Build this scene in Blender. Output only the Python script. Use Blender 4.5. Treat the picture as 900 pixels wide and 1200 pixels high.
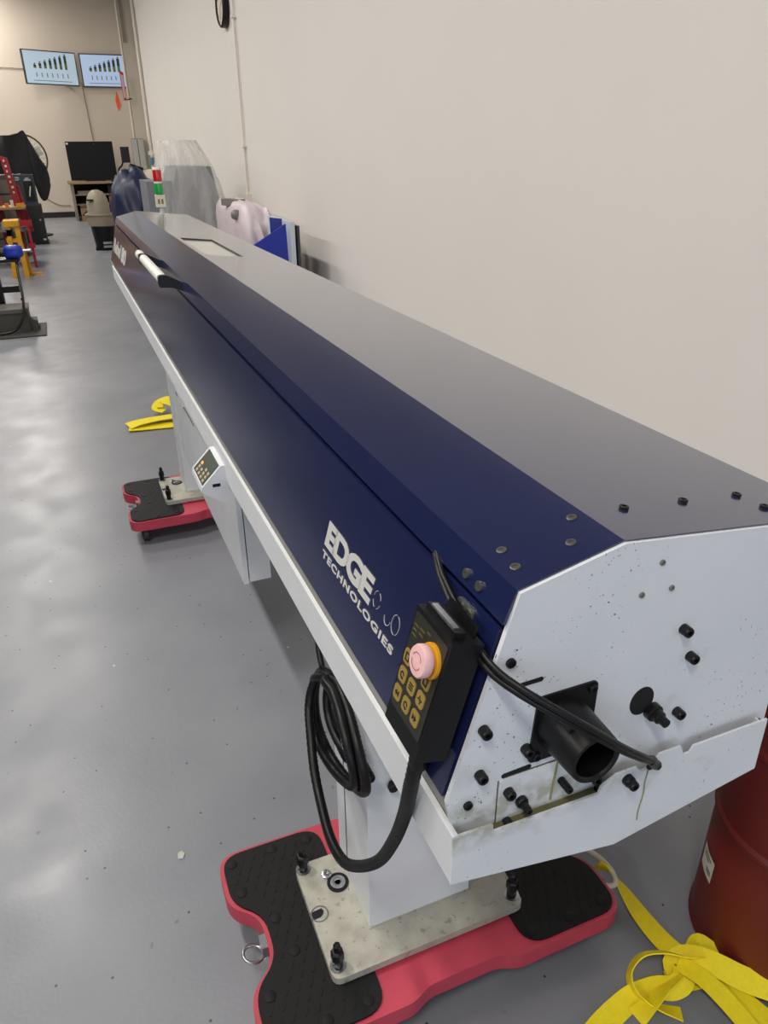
import bpy, bmesh, math, random
from mathutils import Vector, Matrix, noise
random.seed(7)
scene = bpy.context.scene
for o in list(bpy.data.objects): bpy.data.objects.remove(o)

# ------------------------------------------------------------------ camera, world, lights, exposure
yaw, pit, rol = math.radians(22.338), math.radians(-26.422), math.radians(-0.472)
fw = Vector((math.sin(yaw)*math.cos(pit), math.cos(yaw)*math.cos(pit), math.sin(pit)))
rt = Vector((math.cos(yaw), -math.sin(yaw), 0)); up = rt.cross(fw)
R_ = rt*math.cos(rol) + up*math.sin(rol); U_ = -rt*math.sin(rol) + up*math.cos(rol)
cam_data = bpy.data.cameras.new('camera'); cam = bpy.data.objects.new('camera', cam_data)
scene.collection.objects.link(cam)
cam.matrix_world = Matrix(((R_.x, U_.x, -fw.x, 0), (R_.y, U_.y, -fw.y, 0), (R_.z, U_.z, -fw.z, 1.6), (0, 0, 0, 1)))
cam_data.sensor_fit = 'VERTICAL'; cam_data.sensor_height = 36; cam_data.sensor_width = 27
cam_data.lens = 865.9/1200*36; cam_data.clip_start = 0.02; cam_data.clip_end = 200
scene.camera = cam
vs = scene.view_settings
vs.view_transform = 'Standard'; vs.look = 'None'; vs.gamma = 1; vs.use_curve_mapping = False
vs.exposure = 0.08

world = bpy.data.worlds.new('world'); scene.world = world; world.use_nodes = True
bg = world.node_tree.nodes['Background']; bg.inputs[0].default_value = (0.72, 0.83, 1.0, 1); bg.inputs[1].default_value = 1.8

LAMP_POWER = 100
LAMP_COLOR = (1.0, 0.955, 0.90)
DOOR_X = (-8.0, 1.6); DOOR_Z = (0.0, 4.3); REAR_Y = -7.0
CEIL_Z = 5.3
# daylight through the open roll-up door behind the camera: portal for the sky
pl = bpy.data.lights.new('door_daylight', 'AREA'); pl.shape = 'RECTANGLE'
pl.size = DOOR_X[1]-DOOR_X[0]; pl.size_y = DOOR_Z[1]-DOOR_Z[0]
pl.cycles.is_portal = True
po = bpy.data.objects.new('door_daylight', pl); scene.collection.objects.link(po)
po.location = ((DOOR_X[0]+DOOR_X[1])/2, REAR_Y, (DOOR_Z[0]+DOOR_Z[1])/2)
po.rotation_euler = (math.radians(90), 0, 0)      # -Z axis to +Y

# ------------------------------------------------------------------ helpers
COL = scene.collection
BASE = {}
def V(*a): return Vector(a)
def lin(c): return c/12.92 if c <= 0.04045 else ((c+0.055)/1.055)**2.4
def rgb(h):
    h = h.lstrip('#'); return tuple(lin(int(h[i:i+2], 16)/255) for i in (0, 2, 4)) + (1,)
MATS = {}
def mat(name, col, rough=0.5, metal=0.0, var=0.0, vscale=6.0, bump=0.0, bscale=200.0, coat=0.0, spec=0.5, coat_rough=0.1):
    if name in MATS: return MATS[name]
    m = bpy.data.materials.new(name); m.use_nodes = True; MATS[name] = m
    nt = m.node_tree; b = nt.nodes['Principled BSDF']
    c = rgb(col) if isinstance(col, str) else col
    b.inputs['Base Color'].default_value = c; b.inputs['Roughness'].default_value = rough
    b.inputs['Metallic'].default_value = metal; b.inputs['Specular IOR Level'].default_value = spec
    b.inputs['Coat Weight'].default_value = coat; b.inputs['Coat Roughness'].default_value = coat_rough
    tc = nt.nodes.new('ShaderNodeNewGeometry')
    if var > 0:
        n = nt.nodes.new('ShaderNodeTexNoise'); n.inputs['Scale'].default_value = vscale; n.inputs['Detail'].default_value = 6
        nt.links.new(tc.outputs['Position'], n.inputs['Vector'])
        mx = nt.nodes.new('ShaderNodeMix'); mx.data_type = 'RGBA'
        mr = nt.nodes.new('ShaderNodeMapRange'); mr.inputs[1].default_value = 0.3; mr.inputs[2].default_value = 0.7
        nt.links.new(n.outputs['Fac'], mr.inputs[0]); nt.links.new(mr.outputs[0], mx.inputs[0])
        mx.inputs[6].default_value = tuple(x*(1-var) for x in c[:3])+(1,)
        mx.inputs[7].default_value = tuple(min(1, x*(1+var)) for x in c[:3])+(1,)
        nt.links.new(mx.outputs[2], b.inputs['Base Color'])
    if bump > 0:
        n2 = nt.nodes.new('ShaderNodeTexNoise'); n2.inputs['Scale'].default_value = bscale; n2.inputs['Detail'].default_value = 3
        nt.links.new(tc.outputs['Position'], n2.inputs['Vector'])
        bp = nt.nodes.new('ShaderNodeBump'); bp.inputs['Strength'].default_value = bump; bp.inputs['Distance'].default_value = 0.002
        nt.links.new(n2.outputs['Fac'], bp.inputs['Height']); nt.links.new(bp.outputs[0], b.inputs['Normal'])
    return m
def emit(name, col, strength):
    m = bpy.data.materials.new(name); m.use_nodes = True
    b = m.node_tree.nodes['Principled BSDF']
    b.inputs['Base Color'].default_value = rgb(col); b.inputs['Emission Color'].default_value = rgb(col)
    b.inputs['Emission Strength'].default_value = strength; b.inputs['Roughness'].default_value = 0.4
    return m
def film(name, col, alpha, rough=0.25):
    m = bpy.data.materials.new(name); m.use_nodes = True
    nt = m.node_tree; b = nt.nodes['Principled BSDF']; out = nt.nodes['Material Output']
    b.inputs['Base Color'].default_value = rgb(col); b.inputs['Roughness'].default_value = rough
    tr = nt.nodes.new('ShaderNodeBsdfTransparent'); mx = nt.nodes.new('ShaderNodeMixShader')
    n = nt.nodes.new('ShaderNodeTexNoise'); n.inputs['Scale'].default_value = 5; n.inputs['Detail'].default_value = 5
    n.inputs['Distortion'].default_value = .4
    g = nt.nodes.new('ShaderNodeNewGeometry'); mp = nt.nodes.new('ShaderNodeMapping'); mp.inputs['Scale'].default_value = (1, 1, .25)
    nt.links.new(g.outputs['Position'], mp.inputs[0]); nt.links.new(mp.outputs[0], n.inputs['Vector'])
    mr = nt.nodes.new('ShaderNodeMapRange'); mr.inputs[1].default_value = 0.35; mr.inputs[2].default_value = 0.7
    mr.inputs[3].default_value = alpha*0.55; mr.inputs[4].default_value = min(1, alpha*1.6)
    nt.links.new(n.outputs['Fac'], mr.inputs[0]); nt.links.new(mr.outputs[0], mx.inputs[0])
    nt.links.new(tr.outputs[0], mx.inputs[1]); nt.links.new(b.outputs[0], mx.inputs[2]); nt.links.new(mx.outputs[0], out.inputs[0])
    return m

def attach(o, parent):
    if parent is not None:
        o.parent = parent
        o.matrix_parent_inverse = BASE[parent].inverted()
def obj(name, bm, m, parent=None, smooth=False, bevel=0.0, segs=2, sm_angle=35):
    """link a bmesh whose coordinates are WORLD coordinates as one mesh object with a centred origin"""
    if bevel > 0:
        es = [e for e in bm.edges if len(e.link_faces) == 2 and e.calc_face_angle(0) > 0.5]
        bmesh.ops.bevel(bm, geom=es, offset=bevel, segments=segs, affect='EDGES', clamp_overlap=True)
    bmesh.ops.recalc_face_normals(bm, faces=bm.faces)
    lo = Vector((min(v.co.x for v in bm.verts), min(v.co.y for v in bm.verts), min(v.co.z for v in bm.verts)))
    hi = Vector((max(v.co.x for v in bm.verts), max(v.co.y for v in bm.verts), max(v.co.z for v in bm.verts)))
    c = (lo+hi)/2
    for v in bm.verts: v.co -= c
    me = bpy.data.meshes.new(name); bm.to_mesh(me); bm.free()
    if isinstance(m, (list, tuple)):
        for q in m: me.materials.append(q)
    else: me.materials.append(m)
    if smooth:
        for p in me.polygons: p.use_smooth = True
        try: me.set_sharp_from_angle(angle=math.radians(sm_angle))
        except Exception: pass
    o = bpy.data.objects.new(name, me); COL.objects.link(o); o.location = c
    BASE[o] = Matrix.Translation(c); attach(o, parent)
    return o
def empty(name, loc):
    o = bpy.data.objects.new(name, None); COL.objects.link(o); o.location = loc
    o.empty_display_size = 0.1; BASE[o] = Matrix.Translation(Vector(loc)); return o
def tag(o, label, cat, group=None):
    o['label'] = label; o['category'] = cat
    if group: o['group'] = group
    return o
def struct(o): o['kind'] = 'structure'; return o
def inst(src_me, name, mtx, parent):
    """a shared mesh placed with a world matrix"""
    o = bpy.data.objects.new(name, src_me); COL.objects.link(o); o.matrix_world = mtx
    BASE[o] = mtx.copy()
    if parent is not None:
        o.parent = parent; o.matrix_parent_inverse = BASE[parent].inverted()
    return o
def copy_tree(o, delta, parent=None):
    c = o.copy(); COL.objects.link(c)
    BASE[c] = Matrix.Translation(delta) @ BASE[o]
    if parent is None:
        c.location = o.location + delta
    else:
        c.parent = parent; c.matrix_parent_inverse = o.matrix_parent_inverse.copy()
    for ch in o.children: copy_tree(ch, delta, c)
    return c

def bm_new(): return bmesh.new()
def a_box(bm, x, y, z):
    vs_ = [bm.verts.new((x[i], y[j], z[k])) for i in (0, 1) for j in (0, 1) for k in (0, 1)]
    for f in ((0,1,3,2),(4,6,7,5),(0,4,5,1),(2,3,7,6),(0,2,6,4),(1,5,7,3)): bm.faces.new([vs_[i] for i in f])
def a_obox(bm, c, ax, ay, az, hx, hy, hz):
    c = Vector(c); ax, ay, az = Vector(ax).normalized(), Vector(ay).normalized(), Vector(az).normalized()
    vs_ = [bm.verts.new(c+ax*hx*i+ay*hy*j+az*hz*k) for i in (-1,1) for j in (-1,1) for k in (-1,1)]
    for f in ((0,1,3,2),(4,6,7,5),(0,4,5,1),(2,3,7,6),(0,2,6,4),(1,5,7,3)): bm.faces.new([vs_[i] for i in f])
def box(name, x, y, z, m, parent=None, bevel=0.0, segs=2):
    bm = bm_new(); a_box(bm, x, y, z); return obj(name, bm, m, parent, bevel=bevel, segs=segs)
def a_prism(bm, pts, d):
    """extrude closed polygon (list of 3D points) by vector d"""
    d = Vector(d); a = [bm.verts.new(p) for p in pts]; b = [bm.verts.new(Vector(p)+d) for p in pts]
    n = len(pts); bm.faces.new(a); bm.faces.new(list(reversed(b)))
    for i in range(n): bm.faces.new((a[i], b[i], b[(i+1) % n], a[(i+1) % n]))
def prism_y(name, prof, y0, y1, m, parent=None, bevel=0.0, segs=2):
    bm = bm_new(); a_prism(bm, [(x, y0, z) for x, z in prof], (0, y1-y0, 0)); return obj(name, bm, m, parent, bevel=bevel, segs=segs)
def prism_x(name, prof, x0, x1, m, parent=None, bevel=0.0):
    bm = bm_new(); a_prism(bm, [(x0, y, z) for y, z in prof], (x1-x0, 0, 0)); return obj(name, bm, m, parent, bevel=bevel)
def prism_z(name, prof, z0, z1, m, parent=None, bevel=0.0, segs=2):
    bm = bm_new(); a_prism(bm, [(x, y, z0) for x, y in prof], (0, 0, z1-z0)); return obj(name, bm, m, parent, bevel=bevel, segs=segs)
def frame_of(axis):
    w = Vector(axis).normalized(); h = Vector((0,0,1)) if abs(w.z) < 0.9 else Vector((1,0,0))
    u = h.cross(w).normalized(); return u, w.cross(u), w
def a_lathe(bm, prof, loc, axis=(0,0,1), n=32, closed_ends=True, sx=1.0):
    u, v, w = frame_of(axis); loc = Vector(loc); rings = []
    for r, h in prof:
        if r < 1e-6: rings.append([bm.verts.new(loc+w*h)])
        else: rings.append([bm.verts.new(loc+w*h+(u*math.cos(2*math.pi*i/n)*sx+v*math.sin(2*math.pi*i/n))*r) for i in range(n)])
    for a, b in zip(rings, rings[1:]):
        for i in range(n):
            q = [a[i % len(a)], a[(i+1) % len(a)], b[(i+1) % len(b)], b[i % len(b)]]
            q = list(dict.fromkeys(q))
            if len(q) >= 3:
                try: bm.faces.new(q)
                except ValueError: pass
    if closed_ends:
        for rg in (rings[0], rings[-1]):
            if len(rg) > 2: bm.faces.new(rg)
def lathe(name, prof, loc, m, parent=None, axis=(0,0,1), n=32, smooth=True, closed=True):
    bm = bm_new(); a_lathe(bm, prof, loc, axis, n, closed); return obj(name, bm, m, parent, smooth=smooth)
def spline(pts, sub=8):
    p = [Vector(q) for q in pts]; out = []
    for i in range(len(p)-1):
        a = p[i-1] if i else p[0]*2-p[1]; b, c = p[i], p[i+1]; d = p[i+2] if i+2 < len(p) else p[-1]*2-p[-2]
        for s in range(sub):
            t = s/sub
            out.append(0.5*((2*b)+(c-a)*t+(2*a-5*b+4*c-d)*t*t+(3*b-a-3*c+d)*t**3))
    out.append(p[-1]); return out
def a_tube(bm, pts, r, n=10, ends=True):
    rr = r if callable(r) else (lambda t: r)
    N = len(pts); t0 = (pts[1]-pts[0]).normalized(); u, v, _ = frame_of(t0); rings = []
    for i, p in enumerate(pts):
        t = (pts[min(i+1, N-1)]-pts[max(i-1, 0)]).normalized()
        u = (u-t*u.dot(t)).normalized(); v = t.cross(u); q = rr(i/(N-1))
        rings.append([bm.verts.new(p+(u*math.cos(2*math.pi*k/n)+v*math.sin(2*math.pi*k/n))*q) for k in range(n)])
    for a, b in zip(rings, rings[1:]):
        for k in range(n): bm.faces.new((a[k], a[(k+1) % n], b[(k+1) % n], b[k]))
    if ends: bm.faces.new(rings[0]); bm.faces.new(rings[-1])
def tube(name, pts, r, m, parent=None, n=10, sub=8, smooth=True):
    bm = bm_new(); a_tube(bm, spline(pts, sub) if sub > 1 else [Vector(p) for p in pts], r, n); return obj(name, bm, m, parent, smooth=smooth, sm_angle=50)
def a_ribbon(bm, pts, tw, width, th=0.0025, sub=6):
    """webbing: pts 3D centre line, tw roll angle in degrees per point (0 = flat on floor)"""
    P_ = spline(pts, sub); A = spline([(a, 0, 0) for a in tw], sub); N = len(P_); rows = []
    for i, p in enumerate(P_):
        t = (P_[min(i+1, N-1)]-P_[max(i-1, 0)]).normalized(); s = t.cross(Vector((0,0,1)))
        if s.length < 1e-4: s = Vector((1,0,0))
        s.normalize(); n_ = s.cross(t); a = math.radians(A[i].x)
        d = s*math.cos(a)+n_*math.sin(a); nn = t.cross(d).normalized()
        rows.append([bm.verts.new(p+d*width/2*k+nn*th/2*j) for j in (-1, 1) for k in (-1, 0, 1)])
    for a, b in zip(rows, rows[1:]):
        for i, j in ((0,1),(1,2),(2,5),(5,4),(4,3),(3,0)): bm.faces.new((a[i], a[j], b[j], b[i]))
    bm.faces.new([rows[0][i] for i in (0,1,2,5,4,3)]); bm.faces.new([rows[-1][i] for i in (0,1,2,5,4,3)])
def text(name, body, org, right, upv, width, height, m, parent=None, bold=0.0, th=0.0006, spacing=1.0, shear=0.0):
    cu = bpy.data.curves.new(name, 'FONT'); cu.body = body; cu.size = 1; cu.offset = bold; cu.extrude = 0.5; cu.space_character = spacing; cu.shear = shear
    cu.resolution_u = 4
    t = bpy.data.objects.new(name+'_tmp', cu); COL.objects.link(t)
    dg = bpy.context.evaluated_depsgraph_get(); me = bpy.data.meshes.new_from_object(t.evaluated_get(dg))
    bpy.data.objects.remove(t); bpy.data.curves.remove(cu)
    x0, x1 = min(v.co.x for v in me.vertices), max(v.co.x for v in me.vertices)
    y0, y1 = min(v.co.y for v in me.vertices), max(v.co.y for v in me.vertices)
    r, u = Vector(right).normalized(), Vector(upv).normalized(); n = r.cross(u); org = Vector(org)
    bm = bm_new(); bm.from_mesh(me); bpy.data.meshes.remove(me)
    for v in bm.verts:
        v.co = org+r*((v.co.x-x0)/(x1-x0)*width)+u*((v.co.y-y0)/(y1-y0)*height)+n*((v.co.z+0.5)*th)
    return obj(name, bm, m, parent)
def rrect(cx, cy, w, h, r, n=5):
    out = []
    for sx, sy, a0 in ((1,1,0),(-1,1,90),(-1,-1,180),(1,-1,270)):
        for i in range(n+1):
            a = math.radians(a0+90*i/n); out.append((cx+sx*(w/2-r)+math.cos(a)*r, cy+sy*(h/2-r)+math.sin(a)*r))
    return out
def round_poly(pts, rads, n=5):
    out = []; N = len(pts)
    for i in range(N):
        p, a, b = Vector(pts[i]), Vector(pts[i-1]), Vector(pts[(i+1) % N]); r = rads[i] if isinstance(rads, (list, tuple)) else rads
        if r <= 0: out.append(tuple(p)); continue
        d1, d2 = (a-p), (b-p); l = min(r, d1.length*0.48, d2.length*0.48); s, e = p+d1.normalized()*l, p+d2.normalized()*l
        for k in range(n+1):
            t = k/n; out.append(tuple(s*(1-t)**2+p*2*t*(1-t)+e*t*t))
    return out
def lump(name, c, size, m, parent=None, amp=0.12, freq=2.0, seed=0, sub=4, power=2.6, zmin=None):
    """soft irregular body (a bag or a cloth cover): displaced superellipsoid"""
    bm = bm_new(); bmesh.ops.create_icosphere(bm, subdivisions=sub, radius=1)
    c = Vector(c)
    for v in bm.verts:
        d = v.co.normalized(); k = (abs(d.x)**power+abs(d.y)**power+abs(d.z)**power)**(-1/power)
        nn = noise.noise(d*freq+Vector((seed, seed*2.1, 0)))+0.45*noise.noise(d*freq*2.7+Vector((0, seed, seed)))
        p = d*k*(1+amp*nn); v.co = c+Vector((p.x*size[0]/2, p.y*size[1]/2, p.z*size[2]/2))
        if zmin is not None and v.co.z < zmin: v.co.z = zmin
    return obj(name, bm, m, parent, smooth=True, sm_angle=60)

# ------------------------------------------------------------------ materials
M_white = mat('white_powder_coat', '#d2d4d6', 0.42, var=0.03, vscale=9, bump=0.12, bscale=500)
M_navy = mat('navy_powder_coat', '#171f44', 0.22, var=0.05, vscale=14, coat=1.0, coat_rough=0.16)
M_black = mat('black_plastic', '#0d0d0e', 0.42, spec=0.35)
M_rubber = mat('black_rubber', '#0b0b0c', 0.62, var=0.25, vscale=40, spec=0.28)
M_hose = mat('corrugated_hose_black', '#0a0a0b', 0.42, spec=0.35)
M_bolt = mat('black_oxide_steel', '#141416', 0.38, metal=0.3)
M_steel = mat('bright_steel', '#b9bbbd', 0.28, metal=1.0)
M_zinc = mat('dull_zinc', '#8d8f86', 0.42, metal=0.8)
M_silver_print = mat('silver_print', '#bcbcb8', 0.45)
M_red = mat('red_polyethylene', '#b43a4c', 0.5, var=0.10, vscale=12, bump=0.06, bscale=120)
M_yellow = mat('yellow_webbing', '#ead512', 0.7, var=0.05, vscale=90, bump=0.3, bscale=700)
M_drum = mat('dark_red_paint', '#681814', 0.5, var=0.12, vscale=5)
M_gold = mat('gold_key_print', '#8d763a', 0.45)
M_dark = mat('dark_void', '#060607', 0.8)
M_greytin = mat('grey_steel_paint', '#8f9497', 0.4)
M_wall = mat('painted_wall', '#dcd8d2', 0.75, var=0.012, vscale=1.3, bump=0.05, bscale=60)
M_wallb = mat('painted_back_wall', '#cdc1b1', 0.75, var=0.02, vscale=1.0)
M_ceil = mat('dark_roof_deck', '#8f8c86', 0.9)

def floor_material():
    m = bpy.data.materials.new('epoxy_floor'); m.use_nodes = True; nt = m.node_tree; b = nt.nodes['Principled BSDF']
    g = nt.nodes.new('ShaderNodeNewGeometry')
    def nz(scale, detail=6, dist=0.0):
        n = nt.nodes.new('ShaderNodeTexNoise'); n.inputs['Scale'].default_value = scale; n.inputs['Detail'].default_value = detail
        n.inputs['Distortion'].default_value = dist; nt.links.new(g.outputs['Position'], n.inputs['Vector']); return n.outputs['Fac']
    def rng(s, a, c, lo=0.0, hi=1.0):
        r = nt.nodes.new('ShaderNodeMapRange'); r.inputs[1].default_value = a; r.inputs[2].default_value = c
        r.inputs[3].default_value = lo; r.inputs[4].default_value = hi; nt.links.new(s, r.inputs[0]); return r.outputs[0]
    def mix(f, a, c):
        x = nt.nodes.new('ShaderNodeMix'); x.data_type = 'RGBA'
        nt.links.new(f, x.inputs[0])
        for i, q in ((6, a), (7, c)):
            if isinstance(q, tuple): x.inputs[i].default_value = q
            else: nt.links.new(q, x.inputs[i])
        return x.outputs[2]
    c = mix(rng(nz(1.6), .35, .65), rgb('#767980'), rgb('#828489'))
    c = mix(rng(nz(7, 8, .6), .62, .78, 0, .45), c, rgb('#75767a'))          # scuffs
    c = mix(rng(nz(26, 5), .70, .74, 0, .75), c, rgb('#5a5a5c'))             # small stains
    vo = nt.nodes.new('ShaderNodeTexVoronoi'); vo.voronoi_dimensions = '2D'; vo.inputs['Scale'].default_value = 5.5; nt.links.new(g.outputs['Position'], vo.inputs['Vector'])
    c = mix(rng(vo.outputs['Distance'], .020, .012), c, rgb('#2a2a2b'))        # black chips
    vo2 = nt.nodes.new('ShaderNodeTexVoronoi'); vo2.voronoi_dimensions = '2D'; vo2.inputs['Scale'].default_value = 1.1; nt.links.new(g.outputs['Position'], vo2.inputs['Vector'])
    c = mix(rng(vo2.outputs['Distance'], .006, .003), c, rgb('#b9b9b6'))      # white chips
    nt.links.new(c, b.inputs['Base Color'])
    nt.links.new(rng(nz(5, 6), .3, .7, .29, .42), b.inputs['Roughness'])
    bp = nt.nodes.new('ShaderNodeBump'); bp.inputs['Strength'].default_value = .12; bp.inputs['Distance'].default_value = .003
    nt.links.new(nz(90, 4), bp.inputs['Height']); nt.links.new(bp.outputs[0], b.inputs['Normal'])
    return m
M_floor = floor_material()

def dirty_white(name, seam_z, seam_w):
    """white powder coat with specks and oily residue gathered along the seam"""
    m = bpy.data.materials.new(name); m.use_nodes = True; nt = m.node_tree; b = nt.nodes['Principled BSDF']; b.inputs['Roughness'].default_value = .42
    g = nt.nodes.new('ShaderNodeNewGeometry'); sep = nt.nodes.new('ShaderNodeSeparateXYZ'); nt.links.new(g.outputs['Position'], sep.inputs[0])
    def nz(scale, detail=6):
        n = nt.nodes.new('ShaderNodeTexNoise'); n.inputs['Scale'].default_value = scale; n.inputs['Detail'].default_value = detail
        nt.links.new(g.outputs['Position'], n.inputs['Vector']); return n.outputs['Fac']
    def math_(op, a, c=None):
        x = nt.nodes.new('ShaderNodeMath'); x.operation = op
        for i, q in enumerate((a, c)):
            if q is None: continue
            if isinstance(q, (int, float)): x.inputs[i].default_value = q
            else: nt.links.new(q, x.inputs[i])
        return x.outputs[0]
    def rng(s, a, c, lo=0.0, hi=1.0):
        r = nt.nodes.new('ShaderNodeMapRange'); r.inputs[1].default_value = a; r.inputs[2].default_value = c
        r.inputs[3].default_value = lo; r.inputs[4].default_value = hi; nt.links.new(s, r.inputs[0]); return r.outputs[0]
    def mix(f, a, c):
        x = nt.nodes.new('ShaderNodeMix'); x.data_type = 'RGBA'; nt.links.new(f, x.inputs[0])
        for i, q in ((6, a), (7, c)):
            if isinstance(q, tuple): x.inputs[i].default_value = q
            else: nt.links.new(q, x.inputs[i])
        return x.outputs[2]
    c = mix(rng(nz(6), .3, .7), rgb('#d3d6da'), rgb('#dbdde0'))
    band = rng(math_('ABSOLUTE', math_('SUBTRACT', sep.outputs[2], seam_z)), seam_w, seam_w*.25)
    right = rng(sep.outputs[0], .56, .40)
    gunk = math_('MULTIPLY', math_('MULTIPLY', band, right), rng(nz(45, 8), .42, .62))
    c = mix(math_('MULTIPLY', gunk, .6), c, rgb('#86845c'))
    smear = math_('MULTIPLY', rng(nz(16, 8), .60, .74, 0, .35), rng(sep.outputs[2], 1.15, 1.0))
    c = mix(smear, c, rgb('#8a8a78'))
    sp = math_('MULTIPLY', rng(nz(260, 2), .70, .73), rng(nz(9, 4), .50, .60))
    c = mix(sp, c, rgb('#3a3a38'))
    nt.links.new(c, b.inputs['Base Color'])
    return m
M_panel = dirty_white('stained_white_panel', .945, .035)
def base_plate_mat():
    m = mat('worn_steel_plate', '#a7a498', 0.55, metal=0.15, var=0.16, vscale=22, bump=0.15, bscale=150)
    nt = m.node_tree; b = nt.nodes['Principled BSDF']; g = nt.nodes.new('ShaderNodeNewGeometry'); prev = b.inputs['Base Color'].links[0].from_socket
    for scale, lo, hi, k, col in ((55, .60, .70, .6, '#6f695b'), (170, .68, .72, .85, '#35312b'), (12, .58, .72, .45, '#7b7768')):
        n = nt.nodes.new('ShaderNodeTexNoise'); n.inputs['Scale'].default_value = scale; n.inputs['Detail'].default_value = 6; nt.links.new(g.outputs['Position'], n.inputs['Vector'])
        r = nt.nodes.new('ShaderNodeMapRange'); r.inputs[1].default_value = lo; r.inputs[2].default_value = hi; r.inputs[4].default_value = k; nt.links.new(n.outputs['Fac'], r.inputs[0])
        x = nt.nodes.new('ShaderNodeMix'); x.data_type = 'RGBA'; nt.links.new(r.outputs[0], x.inputs[0]); nt.links.new(prev, x.inputs[6]); x.inputs[7].default_value = rgb(col); prev = x.outputs[2]
    nt.links.new(prev, b.inputs['Base Color']); return m
M_plate = base_plate_mat()

# ------------------------------------------------------------------ room
XW = 2.35; YB = 21.85; XL = -11.0
struct(box('floor', (XL, XW), (REAR_Y, YB), (-.1, 0), M_floor))
struct(box('wall_right', (XW, XW+.15), (REAR_Y, YB+.15), (0, CEIL_Z), M_wall))
struct(box('wall_back', (XL, XW), (YB, YB+.15), (0, CEIL_Z), M_wallb))
struct(box('wall_left', (XL-.15, XL), (REAR_Y, YB+.15), (0, CEIL_Z), M_wall))
struct(box('ceiling', (XL, XW), (REAR_Y, YB), (CEIL_Z, CEIL_Z+.15), M_ceil))
bm = bm_new()
a_box(bm, (XL, DOOR_X[0]), (REAR_Y-.15, REAR_Y), (0, CEIL_Z)); a_box(bm, (DOOR_X[1], XW), (REAR_Y-.15, REAR_Y), (0, CEIL_Z))
a_box(bm, (DOOR_X[0], DOOR_X[1]), (REAR_Y-.15, REAR_Y), (DOOR_Z[1], CEIL_Z)); struct(obj('wall_front', bm, M_wall))
M_base = mat('black_vinyl_base', '#151515', 0.5)
struct(box('baseboard_back', (XL, XW-.02), (YB-.015, YB), (0, .13), M_base))
struct(box('baseboard_right', (XW-.015, XW), (REAR_Y, YB-.02), (0, .13), M_base))

# ceiling lamps: rows of strip fixtures
M_tube = emit('lamp_diffuser', '#fff2dd', 3.0)
def ceiling_lamp(x, y, first):
    e = empty('ceiling_light', (x, y, CEIL_Z-.3))
    box('housing', (x-.16, x+.16), (y-.62, y+.62), (CEIL_Z-.36, CEIL_Z-.28), M_greytin, e, .01)
    for s in (-.45, .45): box('hanger', (x-.008, x+.008), (y+s-.008, y+s+.008), (CEIL_Z-.29, CEIL_Z+.01), M_zinc, e)
    box('diffuser', (x-.14, x+.14), (y-.6, y+.6), (CEIL_Z-.372, CEIL_Z-.358), M_tube, e)
    l = bpy.data.lights.new('lamp', 'AREA'); l.shape = 'RECTANGLE'; l.size = .28; l.size_y = 1.2; l.energy = LAMP_POWER; l.color = LAMP_COLOR
    lo = bpy.data.objects.new('lamp', l); COL.objects.link(lo); lo.location = (0, 0, -.08); lo.parent = e
    tag(e, 'white strip light hanging under the grey roof deck', 'ceiling light', 'ceiling strip lights')
for rx in (-1.25, -5.2):
    for k in range(7): ceiling_lamp(rx, -1.3+3.65*k, False)

# ------------------------------------------------------------------ bar feeder
Y0, Y1 = .50, 5.05
k_ = .069/.246
UPD = Vector((k_, 0, 1)).normalized(); OUT = Vector((-1, 0, k_)).normalized()
def xdoor(z): return .271+(z-.977)*k_
bf = empty('bar_feeder', (.46, 2.2, .0))
tag(bf, 'long navy and white bar feeder with white end plate, standing on two red dollies', 'bar feeder')

# hood: front lip, slanted top, flat top with the window opening, back
def ztop(x): return 1.2515-.109*(x-.459)
WX, WY = (.478, .614), (2.84, 3.45)
T = .004
bm = bm_new()
def quad_slab(bm, p, n, t=T):
    n = Vector(n).normalized(); a_prism(bm, [Vector(q) for q in p], n*-t)
A0 = (.340, 1.223); B0 = (.459, 1.2515); XR = .765
nsl = Vector((-(B0[1]-A0[1]), 0, B0[0]-A0[0]))
# one continuous shell profile, split along Y around the window
def strip(y0, y1, prof):
    inner = []
    for i, (x, z) in enumerate(prof):
        a = Vector(prof[max(i-1, 0)]); b = Vector(prof[min(i+1, len(prof)-1)]); t = (b-a).normalized(); nrm = Vector((-t.y, t.x)); inner.append((x-nrm.x*T, z-nrm.y*T))
    a_prism(bm, [(x, y0, z) for x, z in list(prof)+inner[::-1]], (0, y1-y0, 0))
lipz = 1.188
lip = (xdoor(lipz)-.004, lipz)
full = [lip, A0, B0, (XR, ztop(XR)), (XR+.002, 1.16)]
strip(Y0-.002, WY[0], full); strip(WY[1], Y1, full)
strip(WY[0], WY[1], [lip, A0, B0, (WX[0], ztop(WX[0]))]); strip(WY[0], WY[1], [(WX[1], ztop(WX[1])), (XR, ztop(XR)), (XR+.002, 1.16)])
hood = obj('hood', bm, M_navy, bf, bevel=.0024, segs=3)
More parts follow.
